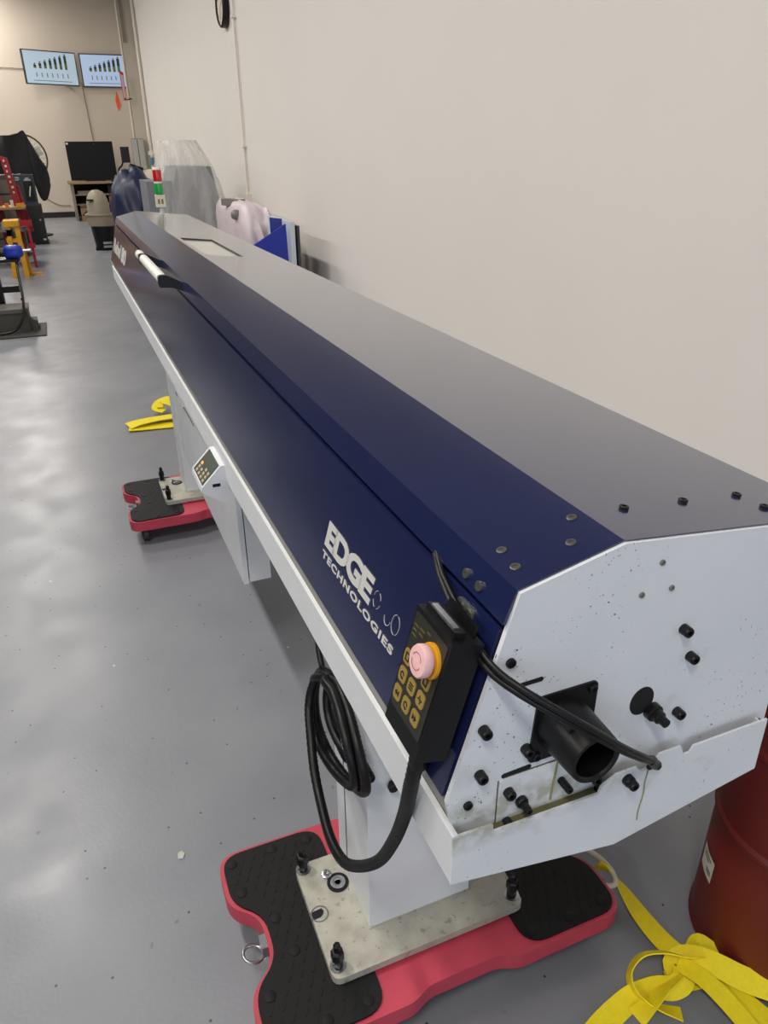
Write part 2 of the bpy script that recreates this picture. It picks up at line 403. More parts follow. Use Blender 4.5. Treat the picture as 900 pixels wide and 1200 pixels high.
# window pane in the hood, the wall's reflection put into its pale grey
M_pane = mat('pane_wall_reflection', '#a9a89f', 0.12, coat=0.6)
bm = bm_new(); dz = .005
a_prism(bm, [(WX[0]-.006, WY[0]-.006, ztop(WX[0])-dz), (WX[1]+.006, WY[0]-.006, ztop(WX[1])-dz), (WX[1]+.006, WY[1]+.006, ztop(WX[1])-dz), (WX[0]-.006, WY[1]+.006, ztop(WX[0])-dz)], (0, 0, -.004))
wp = obj('window_pane', bm, M_pane, hood)
bm = bm_new()  # dark strips painting the shade of the recess along its far and right edges
for q in ((WX[1]-.003, WX[1]+.001, WY[0], WY[1]), (WX[0], WX[1], WY[1]-.010, WY[1]+.001)):
    a_prism(bm, [(q[0], q[2], ztop(q[0])-.009), (q[1], q[2], ztop(q[1])-.009), (q[1], q[3], ztop(q[1])-.009), (q[0], q[3], ztop(q[0])-.009)], (0, 0, .009))
obj('window_edge_shade', bm, mat('dark_edge_shade', '#1a1a1a', .6), hood)
# back cover of the hood
box('back_panel', (.755, .762), (Y0+.02, Y1-.01), (.93, 1.17), M_white, bf)
# inner beam under the door, seen as the grey ledge
prism_y('inner_beam', [(.2725, .978), (.300, .978), (.310, .915), (.2855, .915)], Y0+.006, Y1-.02, mat('grey_beam', '#8f8c84', .5), bf)
# front door panel
DT = .014
bm = bm_new(); zb, zt_ = .979, 1.178
a_prism(bm, [(xdoor(zb)-.001, Y0+.004, zb), (xdoor(zt_)-.001, Y0+.004, zt_), (xdoor(zt_)+DT, Y0+.004, zt_), (xdoor(zb)+DT, Y0+.004, zb)], (0, Y1-Y0-.012, 0))
door = obj('front_door', bm, M_navy, bf, bevel=.003, segs=3)
# print on the door
def dpt(y, z, off=.0012): return Vector((xdoor(z), y, z))+OUT*(off+.0003)
RIGHT = (0, -1, 0)
text('edge_lettering', 'EDGE', dpt(.9485, 1.0545), RIGHT, UPD, .183, .0405, M_silver_print, door, bold=.045, spacing=.84)
text('technologies_lettering', 'TECHNOLOGIES', dpt(.9485, 1.0362), RIGHT, UPD, .272, .0115, M_silver_print, door, bold=.032, spacing=1.14)
text('model_name', 'Rebel', dpt(4.955, 1.042), RIGHT, UPD, .44, .075, M_silver_print, door, bold=.03); text('model_number', '80', dpt(4.465, 1.040), RIGHT, UPD, .25, .079, M_silver_print, door, bold=.05)
bm = bm_new()
for (cy, cz, ry, rz, arcs) in ((.748, 1.073, .0105, .0115, ((20, 70), (100, 170), (200, 255), (290, 345))), (.7105, 1.070, .009, .0105, ((190, 350),)), (.688, 1.0725, .0105, .0125, ((100, 280), (300, 440)))):
    for a0, a1 in arcs:
        n = 14; pts = [dpt(cy-ry*math.cos(math.radians(a0+(a1-a0)*i/n)), cz+rz*math.sin(math.radians(a0+(a1-a0)*i/n)), .0012) for i in range(n+1)]
        a_tube(bm, pts, .00045, 4)
obj('ring_print', bm, M_silver_print, door)

# handle bar
hx, hz = .280, 1.222
hd = lathe('handle', [(.0, -.002), (.015, 0), (.0165, .003), (.0165, .70), (.015, .706), (0, .708)], (hx, 2.49, hz), mat('white_grip', '#d9d6cb', .4), bf, axis=(0, 1, 0), n=20)
for y in (2.485, 3.05):
    bm = bm_new(); a_prism(bm, round_poly([(hx-.018, hz+.018), (hx-.018, hz-.018), (hx+.02, hz-.020), (.336, 1.190), (.338, 1.216), (hx+.01, hz+.017)], .01, 4) and [(x, y-.012, z) for x, z in round_poly([(hx-.018, hz+.018), (hx-.018, hz-.018), (hx+.02, hz-.020), (.338, 1.188), (.339, 1.214), (hx+.01, hz+.018)], .008, 4)], (0, .024, 0))
    obj('handle_bracket', bm, M_black, hd, bevel=.001)

# shared screw meshes -------------------------------------------------
def screw_mesh(name, r, h, m, rc=None):
    bm = bm_new(); n = 12; rc = rc or r*.5
    a_lathe(bm, [(r, -.002), (r, h*.85), (r*.88, h), (rc, h), (rc, h*.55), (0, h*.55)], (0,0,0), (0,0,1), n, True)
    bmesh.ops.recalc_face_normals(bm, faces=bm.faces); me = bpy.data.meshes.new(name); bm.to_mesh(me); bm.free(); me.materials.append(m)
    return me
SC_cap = screw_mesh('cap_screw', .0064, .011, M_bolt); SC_low = screw_mesh('low_screw', .0055, .0035, M_bolt, .003)
SC_small = screw_mesh('small_screw', .0034, .002, M_zinc, .0016); SC_zinc = screw_mesh('zinc_screw', .0055, .0016, mat('dark_zinc', '#63655f', .4, metal=.7), .0028)
SC_stud = screw_mesh('stud', .0048, .020, M_bolt, .002); SC_big = screw_mesh('big_screw', .0075, .012, M_bolt, .004)
def zmat(loc, axis):
    u, v, w = frame_of(axis); return Matrix(((u.x, v.x, w.x, loc[0]), (u.y, v.y, w.y, loc[1]), (u.z, v.z, w.z, loc[2]), (0, 0, 0, 1)))

# near end panel with slots and holes (shade of the recesses painted as flat dark pieces)
right_x = .731
prof = [(.285, .905), (.2715, .977), (.341, 1.2215), (.459, 1.2495), (right_x, ztop(right_x)-.002), (right_x, .96), (.7325, .905)]
def end_panel(name, y0, y1):
    bm = bm_new(); a_prism(bm, [(x, y0, z) for x, z in prof], (0, y1-y0, 0)); return obj(name, bm, M_panel, bf, bevel=.0012)
ep = end_panel('end_panel', Y0-.006, Y0); YP = Y0-.006
ep2 = end_panel('end_panel', Y1, Y1+.006)
ep2.name = 'end_panel.001'
AX = (0, -1, 0)
for x, z in ((.336, 1.143), (.297, .965), (.7205, .931)): inst(SC_low, 'screw', zmat((x, YP, z), AX), ep)
for x, z in ((.310, 1.066), (.309, 1.005), (.346, .966), (.3465, .9205), (.462, .942), (.472, .921), (.557, 1.122), (.575, 1.080), (.573, 1.000), (.364, 1.021)): inst(SC_cap, 'screw', zmat((x, YP, z), AX), ep)
for x, z in ((.509, 1.217), (.528, 1.182), (.489, 1.183)): inst(SC_small, 'screw', zmat((x, YP, z), AX), ep)
inst(SC_stud, 'stud', zmat((.364, YP, .945), AX), ep); inst(SC_stud, 'stud', zmat((.416, YP, .955), AX), ep)
inst(SC_big, 'screw', zmat((.364, YP+.004, .945), AX), ep); 
def slot(x0, x1, z0, z1, w, name='slot'):
    d = Vector((x1-x0, 0, z1-z0)); u = d.normalized(); n = Vector((-u.z, 0, u.x)); pts = []
    for c, s in ((Vector((x1, 0, z1)), 1), (Vector((x0, 0, z0)), -1)):
        for i in range(7):
            a = math.radians(-90+30*i); pts.append(c+(u*math.cos(a)+n*math.sin(a))*s*w/2)
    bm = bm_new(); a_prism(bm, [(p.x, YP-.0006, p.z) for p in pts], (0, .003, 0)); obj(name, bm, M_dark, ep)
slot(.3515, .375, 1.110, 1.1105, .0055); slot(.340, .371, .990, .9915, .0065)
# oval hole with bolt and bush
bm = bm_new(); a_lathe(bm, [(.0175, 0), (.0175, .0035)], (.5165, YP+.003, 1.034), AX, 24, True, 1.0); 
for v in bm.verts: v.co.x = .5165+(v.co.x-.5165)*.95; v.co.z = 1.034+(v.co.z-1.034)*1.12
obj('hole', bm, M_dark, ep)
lathe('hole_bolt', [(.011, 0), (.011, .008), (.008, .009), (.008, .016), (.0055, .017), (.0055, .026), (0, .026)], (.533, YP, 1.0155), M_bolt, ep, axis=AX, n=16)
# lower sub-plate
bm = bm_new(); a_prism(bm, [(x, YP-.0016, z) for x, z in round_poly([(.334, .91), (.334, .9865), (.487, .9875), (.487, .91)], [0, .01, .0, 0], 4)], (0, .002, 0))
sp = obj('sub_plate', bm, M_panel, ep)
bm = bm_new(); g_ = .0012
for x, z in (((.3328, .3342), (.91, .985)), ((.34, .42), (.9868, .9882))): a_box(bm, x, (YP-.0007, YP+.001), z)
obj('panel_seam', bm, mat('oily_seam', '#4a4a34', .5), ep)
# feed tube with square flange
fx, fz = .4085, 1.041
bm = bm_new(); a_prism(bm, [(x, YP-.0025, z) for x, z in round_poly([(.368, .998), (.373, 1.087), (.4485, 1.087), (.4485, .998)], .007, 4)], (0, .004, 0))
ft = obj('tube_flange', bm, M_black, bf)
lathe('feed_tube', [(.0335, 0), (.0325, .004), (.030, .055), (.0292, .058), (.025, .058), (.0235, .056), (.0245, .004), (0, .004)], (fx, YP-.002, fz), mat('black_tube_plastic', '#0d0d0e', .38, spec=.35), ft, axis=AX, n=40)
box('tube_rib', (fx-.022, fx-.016), (YP-.04, YP-.002), (fz+.026, fz+.031), M_black, ft, .001)
for x, z in ((.378, 1.006), (.441, 1.079), (.441, 1.006)): inst(SC_low, 'screw', zmat((x, YP-.0025, z), AX), ft)

# hood screws
top_n = Vector((.109, 0, 1)).normalized(); sl_n = nsl.normalized()
for x, y in ((.512, .564), (.598, .567), (.682, .569), (.687, .533)): inst(SC_low, 'screw', zmat((x, y, ztop(x)), top_n), hood)
msl = (B0[1]-A0[1])/(B0[0]-A0[0])
for x, y, me in ((.4446, .564, SC_zinc), (.419, .528, SC_zinc), (.361, .563, SC_zinc), (.357, .530, SC_zinc)): inst(me, 'screw', zmat((x, y, A0[1]+msl*(x-A0[0])), sl_n), hood)
for y in (.578, .551): inst(SC_zinc, 'screw', zmat((xdoor(1.199)-.004, y, 1.2), OUT), hood)
# small bracket plate on the door with two screws
def onb(c, w, h, r, off, th, m, name, parent):
    pts = [Vector(c)+Vector(RIGHT)*a+UPD*b+OUT*off for a, b in rrect(0, 0, w, h, r, 4)]
    bm = bm_new(); a_prism(bm, pts, OUT*th); return obj(name, bm, m, parent)
bc = dpt(.5635, 1.1655, 0)
bp_ = onb(bc, .034, .015, .003, .001, .002, M_zinc, 'cable_bracket', door)
for dy in (-.008, .008): inst(SC_zinc, 'screw', zmat(Vector(bc)+Vector(RIGHT)*dy+OUT*.003, OUT), bp_)

# tray: V-bottom trough with thin walls
TY0 = .478
outer = [(.272, .942), (.272, .870), (.498, .827), (.7176, .866), (.716, .940)]
bm = bm_new(); t = .003
inner = [(.275, .942), (.275, .8725), (.498, .830), (.7146, .8685), (.713, .940)]
a_prism(bm, [(x, TY0+.002, z) for x, z in outer+inner[::-1]], (0, 5.06-TY0, 0))
tray = obj('tray', bm, M_white, bf)
# folded rim along the front
prism_y('tray_rim', [(.2715, .942), (.2715, .9445), (.2785, .9445), (.2785, .942)], TY0, 5.06, M_white, tray, bevel=.0008)
def tray_end(y0, y1):
    top = [(.2725, .943), (.321, .941), (.322, .930), (.461, .928), (.464, .938), (.484, .949), (.512, .949), (.520, .939), (.535, .941), (.545, .957), (.576, .957), (.583, .941), (.592, .941), (.598, .950), (.7155, .950)]
    bm = bm_new(); a_prism(bm, [(x, y0, z) for x, z in [(.272, .870)]+top+[(.7176, .866), (.498, .827)]], (0, y1-y0, 0)); return obj('tray_end', bm, M_panel, tray, bevel=.0008)
te = tray_end(TY0, TY0+.003); inst(SC_big, 'screw', zmat((.500, TY0+.004, .936), AX), te); inst(SC_cap, 'screw', zmat((.500, TY0-.004, .936), AX), te)
lathe('rim_hole', [(.006, 0), (.006, .002), (0, .002)], (.533, TY0+.0005, .944), M_dark, te, axis=AX, n=14); tray_end(5.058, 5.061)
# oil stains: runs of residue down the end of the tray
M_oil = mat('dried_oil', '#8d8a5e', .35)
bm = bm_new(); pts = [(.530, TY0-.0006, .938), (.5285, TY0-.0006, .92), (.5295, TY0-.0006, .90), (.527, TY0-.0006, .875), (.5275, TY0-.0006, .857)]
a_tube(bm, spline(pts, 4), .0008, 5); obj('oil_run', bm, M_oil, tray)
bm = bm_new(); a_tube(bm, spline([(.4085, YP-.002, .992), (.407, YP-.002, .97), (.405, YP-.002, .95), (.404, YP-.002, .93)], 4), .0014, 5); obj('oil_run', bm, M_oil, ep)
bm = bm_new(); a_box(bm, (.323, .463), (TY0+.003, YP-.001), (.921, .9235)); obj('oil_gutter', bm, mat('oily_gutter', '#5f5c38', .35), tray)

# legs: columns with base plates and levelling bolts
def leg(dx, dy, near):
    col = box('column', (.343+dx, .573+dx), (.929+dy, 1.115+dy), (.143, .862), M_white, bf, .004)
    box('weld_bead', (.340+dx, .576+dx), (.926+dy, 1.118+dy), (.143, .147), M_plate, col)
    x0, x1, y0, y1 = .238+dx, .668+dx, .853+dy, 1.130+dy
    outline = round_poly([(x0, y0), (x1, y0), (x1, y1), (x0, y1)], [.02, .02, .02, .02], 4)
    bm = bm_new(); a_prism(bm, [(x, y, .127) for x, y in outline], (0, 0, .018)); pl_ = obj('base_plate', bm, M_plate, bf, bevel=.0015)
    for x, y in ((.255, 1.115), (.255, .880), (.652, .880), (.652, 1.112)):
        b = lathe('levelling_bolt', [(.0105, 0), (.0105, .024), (.0135, .025), (.0135, .044), (.011, .047), (.0078, .048), (.0078, .064), (.006, .067), (0, .067)], (x+dx, y+dy, .145), M_bolt, pl_, n=6, smooth=False)
        lathe('washer', [(.0165, 0), (.0165, .003), (.0108, .003)], (x+dx, y+dy, .1445), M_steel, pl_, n=20, closed=False)
    lathe('lock_nut', [(.0165, 0), (.0165, .004), (.013, .0045), (.007, .0045), (.006, .003), (0, .003)], (.316+dx, 1.054+dy, .1445), M_steel, pl_, n=24)
    lathe('rubber_washer', [(.024, 0), (.024, .003), (.015, .003)], (.316+dx, 1.054+dy, .1445), M_rubber, pl_, n=24)
    lathe('washer', [(.0115, 0), (.0115, .005), (.009, .006), (.005, .006), (.005, .002), (0, .002)], (.2995+dx, 1.082+dy, .1445), M_steel, pl_, n=20)
    # open slot at the edge of the plate
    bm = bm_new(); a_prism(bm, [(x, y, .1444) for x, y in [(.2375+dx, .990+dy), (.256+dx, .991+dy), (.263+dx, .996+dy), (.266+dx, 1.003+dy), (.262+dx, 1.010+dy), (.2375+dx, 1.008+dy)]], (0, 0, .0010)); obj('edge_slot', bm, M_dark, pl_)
    bm = bm_new(); a_lathe(bm, [(.019, 0), (.019, .0012), (.0165, .0012)], (.256+dx, .999+dy, .1444), (0,0,1), 24, False); obj('slot_seat', bm, M_steel, pl_)
    return col
col1 = leg(0, 0, True)
leg(0, 2.345, False)
# column front seam and cable notch
box('column_seam', (.3422, .3432), (1.060, 1.064), (.16, .83), mat('seam_dark', '#4b4b4b', .6), col1)
inst(SC_big, 'screw', zmat((.343, 1.048, .592), (-1, 0, 0)), col1)
lathe('thumb_screw', [(.005, 0), (.005, .006), (.0105, .007), (.0105, .016), (.008, .018), (0, .018)], (.391, .929, .537), M_bolt, col1, axis=(0, -1, 0), n=12)
# connector on the column for the pendant hose
cn = box('connector', (.3185, .344), (1.0, 1.04), (.63, .668), M_black, col1, .003)
tube('connector_boot', [(.334, 1.02, .632), (.334, 1.01, .605), (.333, .995, .585)], .012, M_greytin, cn, n=12, sub=4)

# electrical cabinet under the tray
cb = box('electrical_cabinet', (.364, .432), (2.0, 3.22), (.37, .845), M_white, bf, .003)
cd = box('cabinet_door', (.345, .3605), (1.998, 3.222), (.366, .85), M_white, cb, .003)
box('door_gasket', (.3595, .3645), (2.006, 3.215), (.375, .84), M_black, cb)
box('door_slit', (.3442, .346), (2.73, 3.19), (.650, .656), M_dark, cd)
box('door_latch', (.336, .346), (2.96, 3.05), (.655, .695), mat('white_latch', '#dad8d0', .4), cd, .003)
g1 = lathe('cable_gland', [(.014, 0), (.014, .03), (.010, .032), (.010, .036), (.011, .038), (.011, .06), (.006, .065), (0, .065)], (.402, 1.985, .62), M_bolt, cb, axis=(0, -.3, -1), n=12)
tube('gland_cable', [(.41, 1.985, .62), (.425, 1.97, .60), (.44, 1.965, .56), (.45, 1.975, .55)], .010, M_black, cb, n=8)
br = box('mounting_bracket', (.432, .475), (2.06, 2.066), (.40, .845), M_white, cb, .001)
for z in ((.44, .475), (.49, .525)): box('bracket_slot', (.446, .4515), (2.0592, 2.062), z, M_dark, br)
lathe('bracket_bolt', [(.010, 0), (.010, .012), (.006, .014), (.006, .03), (0, .03)], (.466, 2.06, .415), M_bolt, br, axis=(0, -.2, -1), n=10)

# operator keypad box on the tray side
KY0, KY1 = 1.675, 1.815
kp = prism_y('keypad_box', [(.274, .908), (.262, .908), (.212, .858), (.210, .846), (.258, .812), (.274, .812)], KY0, KY1, M_white, bf, bevel=.002)
ka, kb_ = Vector((.262, 0, .908)), Vector((.212, 0, .858)); kd = (ka-kb_).normalized(); kn = Vector((-kd.z, 0, kd.x))
def kface(y0, y1, s0, s1, m, name, parent, off=.0002, th=.0012):
    L = (ka-kb_).length; p0, p1 = kb_+(ka-kb_)*s0, kb_+(ka-kb_)*s1
    bm = bm_new(); a_prism(bm, [Vector((p.x, y, p.z))+kn*off for p, y in ((p0, y0), (p1, y0), (p1, y1), (p0, y1))], kn*th); return obj(name, bm, m, parent)
kf = kface(KY0+.008, KY1-.012, .06, .97, mat('green_keypad_foil', '#2f3a30', .35), 'keypad_foil', kp)
kk = mat('keypad_key', '#a9987a', .45); ko = emit('keypad_led', '#ff9a3c', .6)
for r_ in range(3):
    for c_ in range(4):
        y = KY1-.030-c_*.026; s = .12+r_*.15
        if r_ == 2 and c_ == 1: continue
        kface(y-.014, y, s, s+.10, ko if (c_ == 0 and r_ == 2) else kk, 'key', kf, .0013, .0008)
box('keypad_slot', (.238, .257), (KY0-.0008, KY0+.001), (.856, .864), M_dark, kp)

# signal tower
sx, sy = .598, 4.93; sz = ztop(.6)
st = lathe('signal_tower', [(.0125, 0), (.0125, .045), (0, .045)], (sx, sy, sz-.004), mat('white_pole', '#d8d5cc', .4), bf, n=16)
bpc = box('tower_base', (sx-.027, sx+.027), (sy-.022, sy+.022), (sz+.04, sz+.108), mat('cream_plastic', '#d8cfb8', .45), st, .004)
for dx in (-.012, .008): box('tower_label', (sx+dx-.005, sx+dx+.006), (sy-.0228, sy-.021), (sz+.058, sz+.085), mat('brown_print', '#776a52', .6), bpc)
M_rl = mat('red_lens', '#c2141c', .25, coat=.5); M_gl = mat('green_lens', '#0f9a3a', .25, coat=.5)
lathe('green_lens', [(.024, 0), (.025, .004), (.025, .06), (.024, .064)], (sx, sy, sz+.108), M_gl, st, n=24)
lathe('lens_ring', [(.0255, 0), (.0255, .01)], (sx, sy, sz+.17), MATS['white_pole'], st, n=24)
lathe('red_lens', [(.024, 0), (.025, .004), (.025, .06), (.024, .064)], (sx, sy, sz+.179), M_rl, st, n=24)
lathe('tower_cap', [(.0255, 0), (.0255, .008), (.022, .013), (0, .014)], (sx, sy, sz+.242), MATS['white_pole'], st, n=24)

# loose cables across the end panel
def cable(off, r):
    o = Vector(off)
    pts = [(.3295, .650, 1.187), (.3205, .622, 1.178), (.3165, .600, 1.172), (.314, .580, 1.166), (.3135, .556, 1.158), (.3095, .525, 1.148), (.312, .490, 1.141), (.325, .462, 1.134), (.350, .440, 1.119), (.390, .428, 1.088), (.440, .438, 1.040), (.485, .452, .998), (.516, .466, .968), (.531, .4745, .951)]
    n = len(pts)
    return tube('end_cable', [Vector(p)+o*(math.sin(math.pi*min(1, (i+.6)/n*1.02))**.5 if i < n-1 else 0.1) for i, p in enumerate(pts)], r, M_hose, bf, n=10)
cable((0, 0, 0), .0038); cable((.0015, -.006, .008), .0034)
tube('cable_tie', [(.520, .466, .968), (.533, .474, .950), (.540, .4755, .944)], .0062, M_black, bf, n=8)

# ------------------------------------------------------------------ hand pendant hanging on the door
pd = empty('hand_pendant', (.258, .546, 1.03))
tag(pd, 'black hand pendant with gold keys and pink stop button, hanging on the navy door', 'remote control')
PC = Vector((.2585, .546, 1.1035)); PR = Vector((0, -1, 0)); PU = UPD; PN = OUT; PW, PH, PT = .078, .142, .037
def pq(u, v, d=0): return PC+PR*((u-.5)*PW)+PU*((.5-v)*PH)+PN*d      # u,v from top-left of the face
bm = bm_new(); a_obox(bm, PC-PN*PT/2, PR, PU, PN, PW/2, PH/2, PT/2)
M_pend = mat('pendant_black', '#101012', .42, spec=.35, bump=.08, bscale=600)
body = obj('body', bm, M_pend, pd, bevel=.004, segs=3)
def pface(u0, u1, v0, v1, m, name, parent, off, th, r=.002):
    w, h = (u1-u0)*PW, (v1-v0)*PH; c = pq((u0+u1)/2, (v0+v1)/2)
    pts = [c+PR*a+PU*b+PN*off for a, b in rrect(0, 0, w, h, min(r, w*.45, h*.45), 3)]
    bm = bm_new(); a_prism(bm, pts, PN*th); return obj(name, bm, m, parent)
foil = pface(.05, .95, .04, .84, mat('pendant_foil', '#2a2a24', .38), 'face_foil', body, .0002, .0006)
for u, v, w in ((.08, .13, .12), (.08, .17, .10), (.08, .21, .12), (.24, .12, .14), (.24, .16, .12), (.42, .09, .10)): pface(u, u+w, v, v+.012, mat('dim_gold_print', '#5d5430', .5), 'legend_print', foil, .0008, .0003, .0004)
def icon(key, u, v, kind):
    bm = bm_new(); c = pq(u, v)+PN*.0021
    def poly(ps): a_prism(bm, [c+PR*a*.006+PU*b*.006 for a, b in ps], PN*.0004)
    if kind == 'sq':
        for q in (((-.7,-.8),(.7,-.8),(.7,-.55),(-.7,-.55)), ((-.7,.55),(.7,.55),(.7,.8),(-.7,.8)), ((-.7,-.55),(-.45,-.55),(-.45,.55),(-.7,.55)), ((.45,-.55),(.7,-.55),(.7,.55),(.45,.55))): poly(q)
    elif kind == 'ff':
        poly(((-.7,-.6),(-.05,0),(-.7,.6))); poly(((.05,-.6),(.75,0),(.05,.6)))
    elif kind == 'rw':
        poly(((.7,-.6),(.7,.6),(.05,0))); poly(((-.05,-.6),(-.05,.6),(-.75,0)))
    elif kind == 'bars':
        for y in (-.6, -.1, .4): poly(((-.7,y),(.7,y),(.7,y+.25),(-.7,y+.25)))
    elif kind == 'plus':
        poly(((-.7,-.12),(.7,-.12),(.7,.12),(-.7,.12))); poly(((-.35,.3),(.05,.3),(-.15,.8))); poly(((.0,-.3),(.4,-.3),(.2,-.8)))
    else:
        for a in range(0, 260, 40):
            a0, a1 = math.radians(a), math.radians(a+40); poly(((.45*math.cos(a0), .45*math.sin(a0)), (.7*math.cos(a0), .7*math.sin(a0)), (.7*math.cos(a1), .7*math.sin(a1)), (.45*math.cos(a1), .45*math.sin(a1))))
        poly(((.1,-.3),(.1,-.9),(.6,-.55)))
    obj('key_symbol', bm, M_dark, key)
kinds = {(0,0): 'sq', (0,1): 'arc', (0,2): 'rw', (1,0): 'arc', (1,1): 'bars', (1,2): 'arc', (2,0): 'sq', (2,1): 'plus', (2,2): 'ff'}
for ci, u in enumerate((.17, .45, .73)):
    for ri, v in enumerate((.40, .555, .715)):
        key = pface(u-.104, u+.104, v-.060, v+.060, M_gold, 'key', body, .0008, .0012, .004); icon(key, u, v, kinds[(ci, ri)])
ring = lathe('stop_ring', [(.0185, 0), (.0185, .004), (.012, .0045), (0, .0045)], pq(.70, .235), mat('yellow_ring', '#d79a1c', .45), body, axis=PN, n=32)
stp = lathe('stop_button', [(.012, 0), (.012, .004), (.0165, .005), (.0172, .007), (.0172, .0125), (.016, .0145), (.010, .0152), (0, .0153)], pq(.70, .235, .003), mat('faded_pink_plastic', '#e2b4b4', .4, var=.06, vscale=80), body, axis=PN, n=36)
bm = bm_new(); cst = pq(.70, .235, .0184)
for a in range(20, 330, 14):
    if 150 < a < 185: continue
    a0, a1 = math.radians(a), math.radians(a+14)
    a_prism(bm, [cst+(PR*math.cos(q)+PU*math.sin(q))*rr for q, rr in ((a0, .0086), (a0, .0092), (a1, .0092), (a1, .0086))], PN*.0003)
obj('stop_print', bm, mat('rose_print', '#9a4a50', .5), stp)
# hanging clip on the top of the pendant
ct = pq(.5, 0)
bm = bm_new(); a_obox(bm, ct+PU*.004-PN*.012, PR, PU, PN, .030, .004, .007); clip = obj('hanging_clip', bm, M_bolt, body, bevel=.0015)
bm = bm_new(); a_obox(bm, ct+PU*.0085-PN*.010, PR, PU, PN, .024, .0012, .0035); obj('clip_edge', bm, M_steel, clip, bevel=.0005)
bm = bm_new(); a_obox(bm, ct+PU*.006-PN*.030, PR, PU, PN, .028, .008, .002); obj('hook_plate', bm, M_bolt, clip, bevel=.001)
# strain relief and corrugated hose with its coil
gl = lathe('strain_relief', [(.010, 0), (.010, .012), (.0085, .014), (.0085, .03), (.0105, .032), (.0105, .05), (.0095, .055), (0, .055)], (.268, .546, 1.040), M_black, pd, axis=(-.1, .02, -1), n=20)
hp = [(.262, .547, 1.000), (.259, .556, .950), (.264, .585, .870), (.269, .630, .772), (.267, .680, .676), (.255, .735, .605), (.247, .790, .558), (.248, .860, .535), (.257, .940, .535), (.265, 1.00, .557), (.276, 1.05, .593), (.287, 1.09, .622), (.299, 1.10, .661), (.312, 1.085, .698), (.318, 1.04, .722)]
def loop(cy, cz, ry, rz, x, tilt, a0, a1, n=16):
    out = []
    for i in range(n):
        a = math.radians(a0+(a1-a0)*i/(n-1)); y, z = ry*math.cos(a), rz*math.sin(a); c, s = math.cos(tilt), math.sin(tilt)
        out.append((x+.006*math.sin(a*2.3), cy+y*c-z*s, cz+y*s+z*c))
    return out
hp += loop(1.00, .632, .150, .098, .315, math.radians(-14), 75, -270, 18)[1:]
hp += loop(.995, .640, .132, .092, .300, math.radians(-18), 80, -275, 18)[1:]
hp += loop(.985, .655, .112, .080, .327, math.radians(-8), 82, -150, 14)[1:]
hp += [(.330, 1.06, .600), (.328, 1.03, .566), (.330, .995, .560), (.333, .99, .58)]
hb = bm_new(); P_ = spline(hp, 10)
# densify and corrugate the radius
dense = []
for a, b in zip(P_, P_[1:]):
    n = max(1, int((b-a).length/.0032))
    for i in range(n): dense.append(a.lerp(b, i/n))
dense.append(P_[-1]); L_ = len(dense)
a_tube(hb, dense, lambda t: .0086+(.0007 if int(round(t*(L_-1))) % 2 else -.0003), 12)
obj('corrugated_hose', hb, M_hose, pd, smooth=True, sm_angle=80)
tube('coil_tie', [(.303, 1.055, .745), (.325, 1.03, .735), (.335, 1.0, .72), (.320, .985, .715)], .0022, M_black, pd, n=6)
tube('hanging_cord', [(.335, 1.155, .83), (.330, 1.15, .78), (.322, 1.12, .73), (.318, 1.09, .71)], .006, M_hose, pd, n=8)

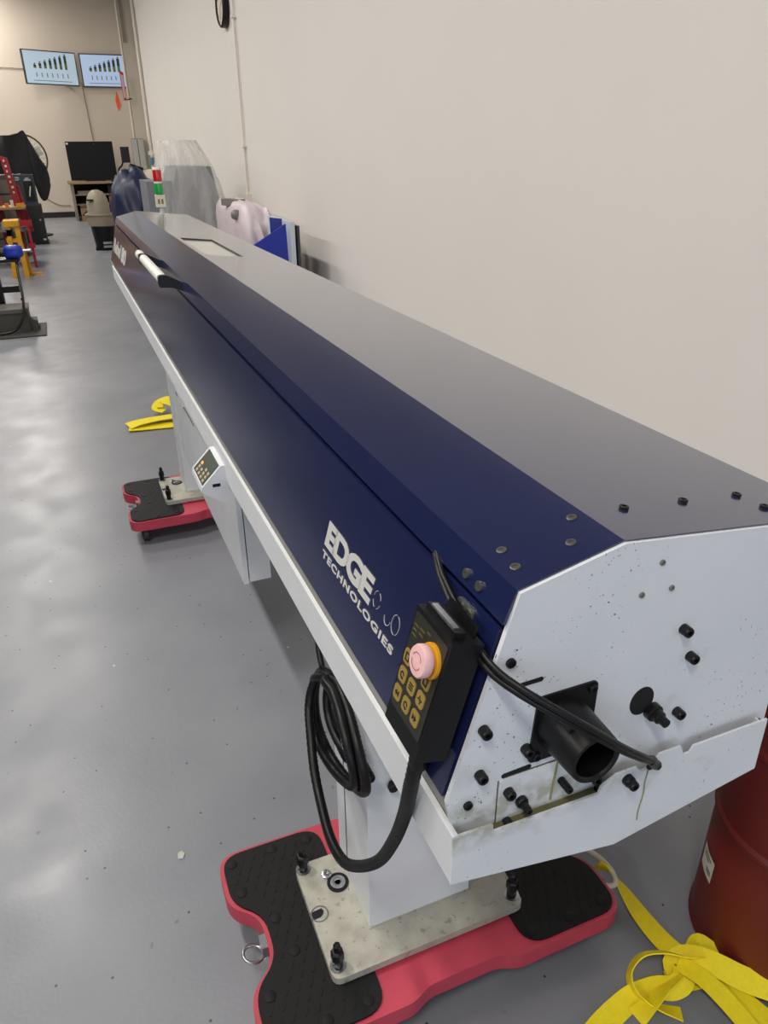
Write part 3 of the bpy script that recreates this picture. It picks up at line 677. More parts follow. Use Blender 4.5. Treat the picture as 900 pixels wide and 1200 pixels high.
# ------------------------------------------------------------------ red dollies
M_fork = mat('caster_fork', '#3d3f42', .45, metal=.5)
def dolly(label):
    x0, x1, y0, y1 = .082, .872, .770, 1.240; zt, zb = .121, .078
    e = empty('machine_dolly', ((x0+x1)/2, (y0+y1)/2, 0))
    ym = (y0+y1)/2
    outline = round_poly([(x0, y0), (.375, y0), (.41, y0+.018), (.57, y0+.018), (.605, y0), (x1, y0), (x1, ym-.10), (x1-.058, ym-.055), (x1-.058, ym+.055), (x1, ym+.10), (x1, y1), (.605, y1), (.57, y1-.018), (.41, y1-.018), (.375, y1), (x0, y1), (x0, ym+.10), (x0+.058, ym+.055), (x0+.058, ym-.055), (x0, ym-.10)],
                         [.05, .03, .03, .03, .03, .05, .05, .05, .05, .05, .05, .03, .03, .03, .03, .05, .05, .05, .05, .05], 6)
    bm = bm_new(); a_prism(bm, [(x, y, zb) for x, y in outline], (0, 0, zt-zb)); body_ = obj('deck', bm, M_red, e, bevel=.003)
    q = .009
    studs = []
    for s in (0, 1):
        if s == 0: pts = [(x0+q, y0+q), (.322, y0+q), (.322, y1-q), (x0+q, y1-q), (x0+q, ym+.103), (x0+.058+q, ym+.052), (x0+.058+q, ym-.052), (x0+q, ym-.103)]; rd = [.045, .05, .05, .045, .05, .05, .05, .05]
        else: pts = [(x1-q, y0+q), (x1-q, ym-.103), (x1-.058-q, ym-.052), (x1-.058-q, ym+.052), (x1-q, ym+.103), (x1-q, y1-q), (.632, y1-q), (.632, y0+q)]; rd = [.045, .05, .05, .05, .05, .045, .05, .05]
        poly = round_poly(pts, rd, 6); bm = bm_new(); a_prism(bm, [(x, y, zt-.004) for x, y in poly], (0, 0, .010)); pad = obj('rubber_pad', bm, M_rubber, e, bevel=.0012)
        xa, xb = (x0+.03, .300) if s == 0 else (.654, x1-.03)
        bm = bm_new()                                           # diamond tread, too fine to pick apart
        ny = 17; nx = 8
        for j in range(ny):
            for i in range(nx):
                x = xa+(xb-xa)*(i+.5*(j % 2))/(nx-.5); y = y0+.035+(y1-y0-.07)*j/(ny-1)
                if abs(y-ym) < .11 and (x < x0+.075 or x > x1-.075): continue
                a_obox(bm, (x, y, zt+.006), (.55, 1, 0), (-1, .55, 0), (0, 0, 1), .0075, .0016, .0010)
        tr = obj('tread', bm, M_rubber, pad); tr['kind'] = 'stuff'
        sp_ = [(xa, y0+.035), (xa, y1-.035), ((xa+xb)/2, y1-.03), (xb-.01, y1-.035), ((xa+xb)/2, y0+.03), (xb-.01, y0+.035), (xa+(.005 if s == 0 else 0), y1-.115), (xa+.005, y0+.115)]
        sp_ += [(x0+.088, ym+.035), (x0+.105, ym-.05)] if s == 0 else [(x1-.088, ym+.035), (x1-.105, ym-.05)]
        for x, y in sp_: studs.append(lathe('pad_stud', [(.0115, 0), (.0115, .0022), (.0098, .0030), (0, .0030)], (x, y, zt+.005), M_rubber, pad, n=16))
    # casters
    for x in (x0+.06, x1-.06):
        for y in (y0+.055, y1-.055):
            if y > ym: x += .05 if x < .5 else -.05
            c = lathe('caster', [(.012, 0), (.012, .02), (.028, .021), (.028, .026)], (x, y, .056), M_fork, e, n=16)
            bm = bm_new(); a_box(bm, (x-.019, x-.0165), (y-.018, y+.022), (.03, .077)); a_box(bm, (x+.0165, x+.019), (y-.018, y+.022), (.03, .077)); a_box(bm, (x-.019, x+.019), (y-.018, y+.018), (.071, .078))
            obj('fork', bm, M_fork, c, bevel=.0008)
            lathe('wheel', [(.010, -.014), (.030, -.014), (.036, -.010), (.036, .010), (.030, .014), (.010, .014)], (x, y+.008, .036), mat('caster_wheel', '#2a2b2d', .5), c, axis=(1, 0, 0), n=28)
            lathe('hub', [(.010, -.0165), (.018, -.0145), (.018, .0145), (.010, .0165)], (x, y+.008, .036), M_greytin, c, axis=(1, 0, 0), n=16)
    # ring pull on the left end
    rc = Vector((x0+.040, ym+.0, .100)); bm = bm_new(); n = 28
    cpt = [rc+Vector((-.012+.021*math.cos(2*math.pi*i/n), .020*math.sin(2*math.pi*i/n), -.010-.016*math.cos(2*math.pi*i/n)*.4)) for i in range(n+1)]
    a_tube(bm, cpt, .0036, 8, False); ringo = obj('pull_ring', bm, M_steel, e, smooth=True, sm_angle=80)
    box('ring_plate', (x0+.045, x0+.060), (ym-.016, ym+.016), (.088, .118), M_steel, ringo, .002)
    tag(e, label, 'dolly')
    return e
d1 = dolly('red dolly with black pads under the column beside the coiled hose')
d2 = copy_tree(d1, Vector((-.016, 2.31, 0))); d2['label'] = 'red dolly with black pads beyond the white cabinet, under the farther column'
# white rope handle on the right end of the first dolly
bm = bm_new(); a_tube(bm, spline([(.846, .975, .10), (.885, .965, .098), (.915, .915, .095), (.922, .87, .09), (.905, .845, .088), (.868, .865, .09), (.85, .90, .095)], 6), .006, 8)
for v in bm.verts: pass
obj('rope_handle', bm, mat('cream_rope', '#cfc6b2', .7, bump=.3, bscale=300), d1, smooth=True, sm_angle=80)

# ------------------------------------------------------------------ yellow slings
s1 = bm_new()
a_ribbon(s1, [(.905, .905, .085), (.922, .888, .078), (.938, .855, .055), (.950, .790, .026), (.962, .720, .016), (.985, .650, .020), (1.004, .590, .030), (1.03, .53, .020), (1.06, .47, .005)], [75, 60, 38, 14, 4, 2, 0, 0, 0], .050)
tag(obj('lifting_sling', s1, M_yellow, smooth=True), 'flat yellow webbing strap running from the red dolly towards the red drum', 'strap', 'yellow slings by the drum')
s2 = bm_new()
a_ribbon(s2, [(1.18, .47, .015), (1.13, .50, .030), (1.085, .545, .042), (1.04, .585, .048), (1.00, .635, .052), (.965, .668, .048), (.935, .672, .032), (.940, .650, .016), (.975, .640, .014), (1.02, .620, .02)], [20, 35, 40, 30, 25, 15, 10, 0, 0, 0], .048)
a_ribbon(s2, [(1.08, .60, .016), (1.04, .655, .028), (1.018, .690, .035), (.995, .682, .022), (.99, .655, .012)], [30, 45, 50, 30, 10], .036)
a_ribbon(s2, [(.985, .655, .046), (.955, .662, .060), (.915, .690, .062), (.870, .705, .055), (.830, .690, .042), (.822, .660, .030), (.845, .628, .020), (.89, .595, .012)], [110, 125, 132, 128, 105, 75, 45, 15], .034)
a_ribbon(s2, [(.945, .655, .038), (.930, .640, .030), (.905, .640, .022), (.870, .655, .020), (.820, .660, .016), (.770, .652, .012), (.72, .640, .008), (.66, .62, .006)], [10, 20, 40, 50, 40, 20, 10, 0], .046)
a_ribbon(s2, [(.80, .625, .012), (.835, .630, .026), (.88, .640, .036), (.915, .650, .034), (.93, .668, .025)], [0, 30, 45, 40, 20], .04)
a_ribbon(s2, [(.935, .665, .052), (.960, .625, .048), (.975, .585, .040), (.985, .535, .030), (.99, .48, .018)], [4, 0, -6, -4, 0], .040)
a_ribbon(s2, [(1.07, .60, .02), (1.10, .56, .03), (1.12, .51, .025), (1.15, .46, .012)], [0, 15, 10, 0], .04)
tag(obj('lifting_sling', s2, M_yellow, smooth=True), 'crumpled heap of yellow webbing strap lying against the foot of the red drum', 'strap', 'yellow slings by the drum')
s3 = bm_new()
a_ribbon(s3, [(.62, 4.645, .006), (.50, 4.655, .008), (.36, 4.67, .010), (.26, 4.68, .012), (.195, 4.69, .014)], [0, 0, 2, 3, 3], .10, .005)
a_ribbon(s3, [(.192, 4.715, .018), (.26, 4.73, .028), (.36, 4.745, .032), (.48, 4.755, .032), (.62, 4.765, .028)], [2, 4, 6, 6, 4], .13, .005)
a_ribbon(s3, [(.62, 4.86, .040), (.54, 4.88, .065), (.47, 4.92, .092), (.425, 4.935, .080), (.40, 4.90, .050), (.44, 4.87, .036)], [15, 28, 25, 10, 0, 0], .075, .004)
tag(obj('lifting_sling', s3, M_yellow, smooth=True), 'folded yellow webbing strap on the bare floor beyond the farther dolly', 'strap')

# ------------------------------------------------------------------ red drum
dr = empty('steel_drum', (1.212, .668, 0)); R = .17
tag(dr, 'dark red steel drum with a white sticker, standing between machine and wall', 'drum')
H_ = .76
lathe('drum_body', [(R-.012, .006), (R-.004, .0), (R+.003, .004), (R+.003, .012), (R-.001, .02), (R, .03), (R, .335), (R+.006, .343), (R+.006, .352), (R, .36), (R, .56), (R+.006, .568), (R+.006, .577), (R, .585), (R, H_-.015), (R+.004, H_-.008), (R+.004, H_), (R-.004, H_), (R-.006, H_-.02), (0, H_-.02)], (1.212, .668, 0), M_drum, dr, n=64)
lathe('bung', [(.026, 0), (.026, .012), (.02, .016), (0, .016)], (1.27, .72, H_-.021), M_zinc, dr, n=20)
bm = bm_new(); lab = []
for i in range(9):
    a = math.radians(140+2.6*i); lab.append((a,))
vs0 = [bm.verts.new((1.212+(R+.0012)*math.cos(a), .668+(R+.0012)*math.sin(a), z)) for (a,) in lab for z in (.165, .225)]
for i in range(8): bm.faces.new((vs0[2*i], vs0[2*i+2], vs0[2*i+3], vs0[2*i+1]))
lb = obj('sticker', bm, mat('white_sticker', '#cfcabd', .5), dr)
bm = bm_new()
for zz, aa, w in ((.213, 143, 14), (.204, 143, 11), (.186, 152, 7), (.179, 152, 7)):
    p = [bm.verts.new((1.212+(R+.002)*math.cos(math.radians(aa+w*i/4)), .668+(R+.002)*math.sin(math.radians(aa+w*i/4)), zz+dz_)) for i in range(5) for dz_ in (0, .004)]
    for i in range(4): bm.faces.new((p[2*i], p[2*i+2], p[2*i+3], p[2*i+1]))
obj('sticker_print', bm, mat('grey_print', '#5b6a55', .6), lb)

# small scrap on the floor
bm = bm_new(); a_prism(bm, [(.000, 1.375, .0), (.012, 1.372, .0), (.018, 1.384, .0), (.012, 1.396, .0), (.002, 1.392, .0)], (0, 0, .004)); tag(obj('plastic_scrap', bm, mat('clear_scrap', '#b9b9b4', .2), bevel=.001), 'small clear plastic scrap lying alone on the grey floor', 'scrap')

# ------------------------------------------------------------------ things along the right wall
# wall clock
ck = empty('wall_clock', (XW, 10.55, 3.1)); CC = (XW, 10.62, 3.105)
tag(ck, 'round black-rimmed wall clock high on the right wall', 'clock')
lathe('rim', [(.205, 0), (.215, .02), (.215, .07), (.2, .085), (.19, .08), (.19, .03), (0, .03)], CC, M_black, ck, axis=(-1, 0, 0), n=48)
lathe('dial', [(.19, .0), (.19, .004), (0, .004)], (XW-.06, CC[1], CC[2]), mat('clock_dial', '#c9bfb0', .5), ck, axis=(-1, 0, 0), n=40)
for i in range(12):
    a = math.radians(30*i); bm = bm_new(); u_, w_ = Vector((0, math.sin(a), math.cos(a))), Vector((0, math.cos(a), -math.sin(a)))
    a_obox(bm, Vector((XW-.065, CC[1], CC[2]))+u_*.165, (1,0,0), u_, w_, .0008, .014, .004); obj('hour_mark', bm, M_dark, ck)
for a, l in ((300, .09), (160, .14)):
    a = math.radians(a); bm = bm_new(); u_, w_ = Vector((0, math.sin(a), math.cos(a))), Vector((0, math.cos(a), -math.sin(a)))
    a_obox(bm, Vector((XW-.068, CC[1], CC[2]))+u_*l*.45, (1,0,0), u_, w_, .001, l*.5, .005); obj('clock_hand', bm, M_dark, ck)
# white conduit
M_cond = mat('wall_conduit_paint', '#e6dfd4', .6)
cdt = empty('conduit', (XW, 10.16, 1.0)); tag(cdt, 'thin cream conduit running down the wall beside the clock', 'conduit')
tube('pipe', [(XW-.025, 10.16, CEIL_Z), (XW-.025, 10.16, 1.05)], .014, M_cond, cdt, n=12, sub=1)
for z in (1.6, 2.95): box('strap_clip', (XW-.05, XW), (10.12, 10.20), (z-.012, z+.012), M_cond, cdt, .003)
box('outlet_box', (XW-.06, XW), (10.06, 10.24), (.88, 1.06), M_cond, cdt, .006)
# post in the corner with pipes and boxes
M_post = mat('beige_steel', '#bdb4a4', .6)
pst = empty('wall_post', (2.2, 20.35, 0)); tag(pst, 'beige steel post in the far corner reaching to the roof', 'post')
bm = bm_new(); a_box(bm, (2.09, 2.36), (20.28, 20.30), (0, CEIL_Z)); a_box(bm, (2.19, 2.23), (20.30, 20.48), (0, CEIL_Z)); a_box(bm, (2.09, 2.36), (20.48, 20.50), (0, CEIL_Z))
obj('h_section', bm, M_post, pst)
box('cable_guard', (2.10, 2.17), (20.23, 20.28), (3.70, CEIL_Z), mat('dark_beige_steel', '#857d6f', .6), pst, .004)
c2 = tube('conduit', [(2.055, 20.33, CEIL_Z), (2.055, 20.33, 1.72)], .022, M_steel if False else mat('pale_conduit', '#cfc7b8', .4), None, n=10, sub=1); tag(c2, 'pale vertical pipe strapped to the beige corner post', 'conduit')
c3 = tube('conduit', [(XW-.03, 19.5, CEIL_Z), (XW-.03, 19.5, 1.15)], .025, M_post, None, n=10, sub=1); tag(c3, 'darker pipe down the wall beside the beige corner post', 'conduit')
bx1 = empty('electrical_box', (2.08, 20.25, 1.15)); tag(bx1, 'pale grey wall box with two doors fixed to the corner post', 'electrical box')
for x0, x1 in ((1.965, 2.085), (2.10, 2.23)): box('box_door', (x0, x1), (20.14, 20.28), (1.12, 1.76), mat('box_grey', '#a8a8a0', .5), bx1, .006)
box('box_back', (1.96, 2.24), (20.20, 20.29), (1.10, 1.78), mat('box_grey_dark', '#8b8b84', .5), bx1, .004)
rg = empty('pressure_regulator', (XW-.06, 19.42, 1.3)); tag(rg, 'blue and white air regulator hanging low on the wall pipe', 'regulator')
lathe('bowl', [(.035, 0), (.045, .03), (.045, .16), (0, .16)], (XW-.08, 19.42, 1.22), mat('regulator_blue', '#5d7f96', .3), rg, n=16)
lathe('gauge', [(.055, 0), (.055, .03), (0, .03)], (XW-.08, 19.38, 1.47), mat('gauge_white', '#d8d4cc', .4), rg, axis=(0, -1, 0), n=20)
# notices hanging on the post: red frame, orange pennant
nb = empty('notice_holder', (1.93, 20.0, 2.6)); tag(nb, 'red framed notice holder hanging beside the corner post', 'sign')
bm = bm_new()
a_prism(bm, [(1.905, 20.05, 3.14), (1.985, 20.05, 3.10), (1.975, 20.05, 2.55), (1.915, 20.05, 2.55)], (0, .03, 0)); obj('red_frame', bm, mat('notice_red', '#b5222c', .5), nb)
bm = bm_new(); a_prism(bm, [(1.918, 20.04, 3.07), (1.972, 20.04, 3.04), (1.964, 20.04, 2.60), (1.924, 20.04, 2.60)], (0, .012, 0)); obj('notice_sheet', bm, mat('notice_sheet', '#c9a9ac', .5), nb)
bm = bm_new(); a_tube(bm, [Vector((1.96, 20.06, 2.56)), Vector((2.11, 20.29, 2.60))], .012, 6); obj('notice_arm', bm, M_dark, nb)
bm = bm_new(); a_prism(bm, [(1.94, YB-.014, 2.84), (1.885, YB-.014, 2.63), (1.92, YB-.014, 2.40), (2.0, YB-.014, 2.53)], (0, .014, 0)); 
tag(obj('pennant', bm, mat('orange_pennant', '#f0583a', .6), bevel=.003), 'small orange pennant on the back wall below the flat wall screen', 'flag')

# blue board and leaning sheets by the wall
M_blue = mat('cobalt_board', '#1c2f9e', .5, var=.06, vscale=5)
bm = bm_new(); a_prism(bm, [(1.25, 7.0, .59), (1.93, 7.0, .963), (1.955, 7.0, 0), (1.25, 7.0, 0)], (0, .02, 0)); tag(obj('blue_board', bm, M_blue, bevel=.003), 'bright blue board with a sloping top edge standing in front of the bag', 'board')
bm = bm_new(); a_prism(bm, [(1.85, 7.25, 1.0), (1.965, 7.25, .985), (1.965, 7.25, 0), (1.85, 7.25, 0)], (0, .02, 0)); tag(obj('blue_board', bm, mat('dull_blue_board', '#2b3a8c', .5), bevel=.003), 'narrow duller blue board with a square top behind the sloping one', 'board')
bm = bm_new(); a_prism(bm, [(1.962, 6.97, .975), (2.005, 6.97, .975), (2.005, 6.97, 0), (1.962, 6.97, 0)], (0, .8, 0)); tag(obj('white_sheet', bm, mat('pale_blue_sheet', '#c3cdd6', .45), bevel=.003), 'thick pale sheet standing on edge next to the blue boards', 'sheet')
bm = bm_new(); a_prism(bm, [(2.03, 6.99, .94), (2.055, 6.99, .94), (2.055, 6.99, 0), (2.03, 6.99, 0)], (0, .8, 0)); tag(obj('dark_sheet', bm, mat('dark_sheet', '#3c3c42', .5), bevel=.003), 'thin dark sheet standing on edge beside the pale sheet', 'sheet')

# bagged item (white plastic bag over a machine part)
bg_ = empty('bagged_part', (1.93, 8.75, 0)); tag(bg_, 'pinkish white plastic bag pulled over a machine part beside the blue boards', 'bag')
lump('bag', (1.93, 8.75, .50), (.34, 1.75, 1.12), mat('pinkish_plastic', '#cdbfc4', .35, var=.06, vscale=4, bump=.6, bscale=7), bg_, amp=.09, freq=2.6, seed=3.3, zmin=0.0, power=6)
bm = bm_new(); a_obox(bm, (1.84, 8.78, 1.045), (1, .4, 0), (-.4, 1, .0), (0, 0, 1), .05, .16, .035); obj('dark_handle', bm, mat('worn_grey', '#77736d', .5), bg_, bevel=.02)
lump('knob', (1.775, 8.35, .95), (.12, .12, .10), MATS['worn_grey'], bg_, amp=.05, seed=1, sub=3)
# machine under clear film
cm = empty('covered_machine', (1.65, 10.4, 0)); tag(cm, 'grey machine cabinet wrapped in clear plastic film behind the signal light', 'machine')
M_cab = mat('grey_cabinet', '#7e8183', .5)
bm = bm_new(); a_prism(bm, [(1.40, 10.0, 0), (1.98, 10.0, 0), (1.98, 10.0, .72), (1.86, 10.0, 1.38), (1.45, 10.0, 1.38), (1.40, 10.0, 1.2)], (0, 1.0, 0)); obj('cabinet_body', bm, M_cab, cm, bevel=.01)
box('side_cabinet', (1.10, 1.40), (10.2, 11.0), (0, 1.22), mat('grey_cabinet_side', '#76797b', .5), cm, .01)
M_film = film('clear_film', '#dcdad6', .32, .3)
def drape(name, rings, seed, amp, parent):
    """film hanging in folds: stacked outlines joined into a skin"""
    bm = bm_new(); rows = []
    for ri, (z, cx, cy, hx_, hy_) in enumerate(rings):
        row = []; n = 72
        for i in range(n):
            a = 2*math.pi*i/n; d = Vector((math.cos(a), math.sin(a))); k = (abs(d.x)**5+abs(d.y)**5)**(-1/5)
            f = 1+amp*(ri/len(rings)+.3)*noise.noise(Vector((d.x*4.5+seed, d.y*4.5, z*.9)))
            row.append(bm.verts.new((cx+d.x*k*hx_*f, cy+d.y*k*hy_*f, z+.03*noise.noise(Vector((d.x*3, d.y*3, seed))) if ri else z)))
        rows.append(row)
    bm.faces.new(rows[0])
    for a, b in zip(rows, rows[1:]):
        for i in range(72): bm.faces.new((a[i], a[(i+1) % 72], b[(i+1) % 72], b[i]))
    return obj(name, bm, M_film, parent, smooth=True, sm_angle=70)
drape('plastic_film', [(1.67, 1.55, 10.45, .19, .42), (1.60, 1.56, 10.45, .22, .46), (1.42, 1.60, 10.48, .29, .52), (1.2, 1.62, 10.5, .36, .56), (.9, 1.64, 10.5, .41, .60), (.5, 1.64, 10.5, .46, .62), (.05, 1.64, 10.5, .50, .64)], 2.2, .16, cm)
# blue tarp bundle and white wrapped crate behind
lump('tarp_bundle', (1.06, 11.6, .62), (.62, .6, 1.38), mat('navy_tarp', '#141d3c', .45, var=.15, vscale=6, bump=.8, bscale=7), None, amp=.16, freq=2.6, seed=5, zmin=0)
tag(bpy.data.objects['tarp_bundle'], 'dark blue tarpaulin bundle left of the film-wrapped grey machine', 'tarp')
lump('wrapped_crate', (1.42, 13.2, .62), (.85, .9, 1.30), mat('white_wrap', '#c3b9a9', .45, bump=.5, bscale=8), None, amp=.10, freq=2.4, seed=9, zmin=0, power=4)
tag(bpy.data.objects['wrapped_crate'], 'cream sheet wrapped over a crate behind the blue tarpaulin', 'crate')
bm = bm_new(); a_obox(bm, (1.28, 13.0, 1.32), (1, .2, -.35), (-.2, 1, 0), (.35, 0, 1), .10, .03, .025); tag(obj('dark_lever', bm, M_black, bevel=.01), 'short dark lever lying on the cream wrapped crate', 'lever')

# ------------------------------------------------------------------ far end: screens, bench, television
M_frame = mat('screen_frame', '#23272c', .4)
def screen_mat(name):
    return emit(name, '#a9bccb', .55)
M_scr = screen_mat('lit_screen'); M_scr2 = emit('lit_screen_blue', '#9db0cb', .55)
def wall_screen(x0, x1, z0, z1, y0, y1, mscr, label):
    """screen spanning x0..x1; left edge at depth y0, right edge at y1"""
    e = empty('wall_screen', ((x0+x1)/2, max(y0, y1), z0)); tag(e, label, 'screen', None)
    a, b = Vector((x0, y0, 0)), Vector((x1, y1, 0)); r = (b-a).normalized(); n = Vector((r.y, -r.x, 0)); W = (b-a).length; Hh = z1-z0
    if n.y > 0: n = -n
    c = (a+b)/2+Vector((0, 0, (z0+z1)/2)); upz = Vector((0,0,1))
    bm = bm_new(); a_obox(bm, c+n*-.03, r, upz, n, W/2, Hh/2, .03); fr = obj('frame', bm, M_frame, e, bevel=.006)
    bm = bm_new(); a_obox(bm, c+n*.0015, r, upz, n, W/2-.022, Hh/2-.022, .0015); sc = obj('display', bm, mscr, fr)
    mk = mat('screen_bar', '#2a3a33', .5); mg = mat('screen_bar_green', '#6d7a3c', .5); mg2 = mat('screen_legend', '#5f7688', .5)
    for i in range(7):
        u = -.30+i*.098; h = .07+.036*i; base = -.02
        for q0, q1, mm in ((.45, 1.0, mk), (0, .45, mg)):
            bm = bm_new(); a_obox(bm, c+n*.004+r*u*W+upz*(base+h*(q0+q1)/2)*1.0, r, upz, n, .030, h*(q1-q0)/2, .001); obj('chart_bar', bm, mm, sc)
        bm = bm_new(); a_obox(bm, c+n*.004+r*(u+.004)*W+upz*(base+h+.02), r, upz, n, .016, .012, .001); obj('chart_marker', bm, mk, sc)
        bm = bm_new(); a_obox(bm, c+n*.004+r*(u+.01)*W+upz*-.15, r, upz, n, .010, .045, .001); obj('chart_legend', bm, mg2, sc)
    bm = bm_new(); a_obox(bm, c+n*.004+upz*-.265, r, upz, n, W*.36, .006, .001); obj('chart_baseline', bm, mg2, sc)
    bm = bm_new(); cc = c+n*-.06; wy = YB
    a_tube(bm, [cc, Vector((cc.x, wy, cc.z))], .03, 8); obj('wall_arm', bm, M_dark, fr)
    return e
wall_screen(-.055, 1.105, 2.915, 3.605, 21.18, 21.74, M_scr, 'left wall screen turned inwards, showing a rising bar chart')
wall_screen(1.19, 2.30, 2.905, 3.60, 21.74, 21.76, M_scr2, 'wall screen flat on the back wall, partly behind the corner post')
wc = tube('wall_cable', [(1.16, 21.83, 3.0), (1.18, 21.83, 2.5), (1.21, 21.83, 1.75)], .012, mat('cable_tan', '#8d8072', .6), None, n=6); tag(wc, 'thin cable running down the back wall from the screens', 'cable')
wc2 = tube('wall_cable', [(-.30, 21.80, .75), (-.1, 21.80, .45), (.15, 21.80, .30), (.42, 21.80, .28)], .014, MATS['cable_tan'], None, n=6); tag(wc2, 'cable sagging low along the back wall beside the bench', 'cable')
wc3 = tube('wall_cable', [(-.6, 21.83, 3.28), (-.3, 21.83, 3.27), (0, 21.83, 3.26)], .008, MATS['cable_tan'], None, n=6); tag(wc3, 'thin cable on the back wall leading to the inward-turned screen', 'cable')

bn = empty('workbench', (1.05, 20.9, 0)); tag(bn, 'wooden bench with open shelves under the black television', 'bench')
M_ply = mat('plywood', '#8d7558', .6, var=.15, vscale=8); M_ply2 = mat('bench_side', '#7d7364', .6)
box('bench_top', (.43, 1.70), (20.5, 21.6), (.815, .86), M_ply, bn, .004)
box('side_panel', (.48, .53), (20.55, 21.6), (0, .815), M_ply2, bn); box('side_panel', (1.60, 1.65), (20.55, 21.6), (0, .815), M_ply2, bn)
box('shelf', (.53, 1.60), (20.6, 21.55), (.56, .59), M_ply2, bn); box('shelf', (.53, 1.60), (20.6, 21.55), (.345, .37), M_ply2, bn)
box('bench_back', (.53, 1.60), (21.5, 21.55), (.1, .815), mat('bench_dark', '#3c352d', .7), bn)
tv = empty('television', (1.05, 21.0, .86)); tag(tv, 'large black television standing switched off on the bench', 'television')
bm = bm_new(); a_obox(bm, (1.055, 21.0, 1.30), (1, -.16, 0), (0, .10, 1), (-.16, -1, .1), .535, .425, .03); obj('panel', bm, mat('tv_gloss', '#08090b', .5, spec=.15), tv, bevel=.008)
box('stand', (.85, 1.3), (20.9, 21.25), (.861, .885), M_black, tv, .006); box('neck', (1.0, 1.15), (21.03, 21.09), (.87, 1.1), M_black, tv)
for x, z in ((.56, 1.68), (1.18, 1.66)): box('corner_sticker', (x-.025, x+.025), (20.99, 20.998), (z-.02, z+.02), mat('paper_white', '#cfcac2', .6), tv)
cbx = empty('cardboard_box', (.85, 20.7, 0)); tag(cbx, 'brown cardboard box with large slanted lettering under the bench', 'box')
M_card = mat('cardboard', '#8a6f54', .75, var=.08, vscale=6)
box('carton', (.60, 1.12), (20.30, 20.55), (0, .33), M_card, cbx, .006); box('carton_lid', (.60, 1.12), (20.295, 20.55), (.30, .345), mat('cardboard_dark', '#5b4632', .75), cbx, .004)
a_ = math.radians(40); text('carton_lettering', 'Thr', (.70, 20.298, .03), (math.cos(a_), 0, math.sin(a_)), (-math.sin(a_), 0, math.cos(a_)), .36, .15, mat('carton_ink', '#2b211a', .7), cbx, bold=.02, th=.003)
bxo = box('small_carton', (1.30, 1.55), (20.60, 20.85), (.372, .53), mat('orange_carton', '#a5693a', .7), None, .005); tag(bxo, 'orange-brown carton on the bench shelf', 'box')
sj = box('stacked_tray', (.60, 1.05), (20.62, 20.95), (.592, .66), mat('grey_tray', '#6f6a60', .5), None, .006); tag(sj, 'flat grey tray on the upper bench shelf', 'tray')
sj = box('dark_case', (1.30, 1.58), (20.58, 20.9), (.592, .78), M_black, None, .01); tag(sj, 'black case on the upper bench shelf', 'case')
mb = empty('keyboard', (1.62, 20.4, .86)); tag(mb, 'dark keyboard tilted on the right corner of the bench', 'keyboard')
bm = bm_new(); a_obox(bm, (1.56, 20.62, .912), (1, 0, .2), (0, 1, 0), (-.2, 0, 1), .16, .12, .018); obj('keyboard_body', bm, M_black, mb, bevel=.005)
mo = empty('monitor', (1.85, 20.8, 1.2)); tag(mo, 'small black monitor on an arm beside the corner post', 'monitor')
bm = bm_new(); a_obox(bm, (1.845, 20.9, 1.43), (1, -.2, 0), (0, 0, 1), (-.2, -1, 0), .10, .175, .025); obj('panel', bm, M_black, mo, bevel=.006)
tube('arm', [(1.80, 20.95, 1.35), (1.74, 21.0, 1.20), (1.66, 21.1, 1.10), (1.66, 21.2, .875)], .02, M_black, mo, n=8)

# dust collector
vc = empty('dust_collector', (.735, 14.4, 0)); tag(vc, 'beige hopper on a black bin standing in front of the bench', 'vacuum')
M_beige = mat('beige_plastic', '#8a8271', .5)
bcx, bcy = .735, 14.4
bb = lathe('bin', [(.15, 0), (.165, .02), (.20, .36), (.20, .40), (0, .40)], (bcx, bcy, 0), M_black, vc, n=28)
for z in (.05, .11): box('silver_label', (bcx-.05, bcx+.09), (bcy-.186, bcy-.17), (z, z+.035), M_steel, bb, .002)
lathe('bin_wheel', [(.03, -.02), (.03, .02)], (bcx-.16, bcy-.06, .03), M_black, vc, axis=(1, 0, 0), n=14)
lathe('tub', [(.20, .39), (.225, .40), (.245, .56), (.265, .565), (.265, .585), (0, .585)], (bcx, bcy, 0), M_beige, vc, n=32)
lathe('dome', [(.185, .58), (.18, .75), (.155, .85), (.11, .92), (.05, .955), (0, .96)], (bcx-.03, bcy, 0), M_beige, vc, n=28)
box('dome_slot', (bcx-.20, bcx-.10), (bcy-.17, bcy-.12), (.795, .82), M_dark, vc)

# ------------------------------------------------------------------ things along the left side
fn = empty('pedestal_fan', (-.37, 17.2, 0)); tag(fn, 'pedestal fan with round wire guard half hidden by a black cloth', 'fan')
FC = Vector((-.36, 17.25, 1.42)); fr_ = .42
bm = bm_new(); n = 48
for rr, yy in ((fr_, 0), (fr_*.98, .08), (fr_*.66, -.03), (fr_*.33, -.04)):
    a_tube(bm, [FC+Vector((rr*math.cos(2*math.pi*i/n), yy, rr*math.sin(2*math.pi*i/n))) for i in range(n+1)], .013 if rr > .4 else .004, 6, False)
for i in range(24):
    a = 2*math.pi*i/24; d = Vector((math.cos(a), 0, math.sin(a))); a_tube(bm, [FC+d*.08+Vector((0, -.045, 0)), FC+d*fr_*.66+Vector((0, -.03, 0)), FC+d*fr_], .0025, 4)
obj('guard', bm, mat('fan_wire', '#4a453e', .5), fn)
lathe('motor', [(.09, 0), (.10, .04), (.10, .2), (0, .22)], FC+Vector((0, -.03, 0)), mat('fan_motor', '#55504a', .5), fn, axis=(0, 1, 0), n=20)
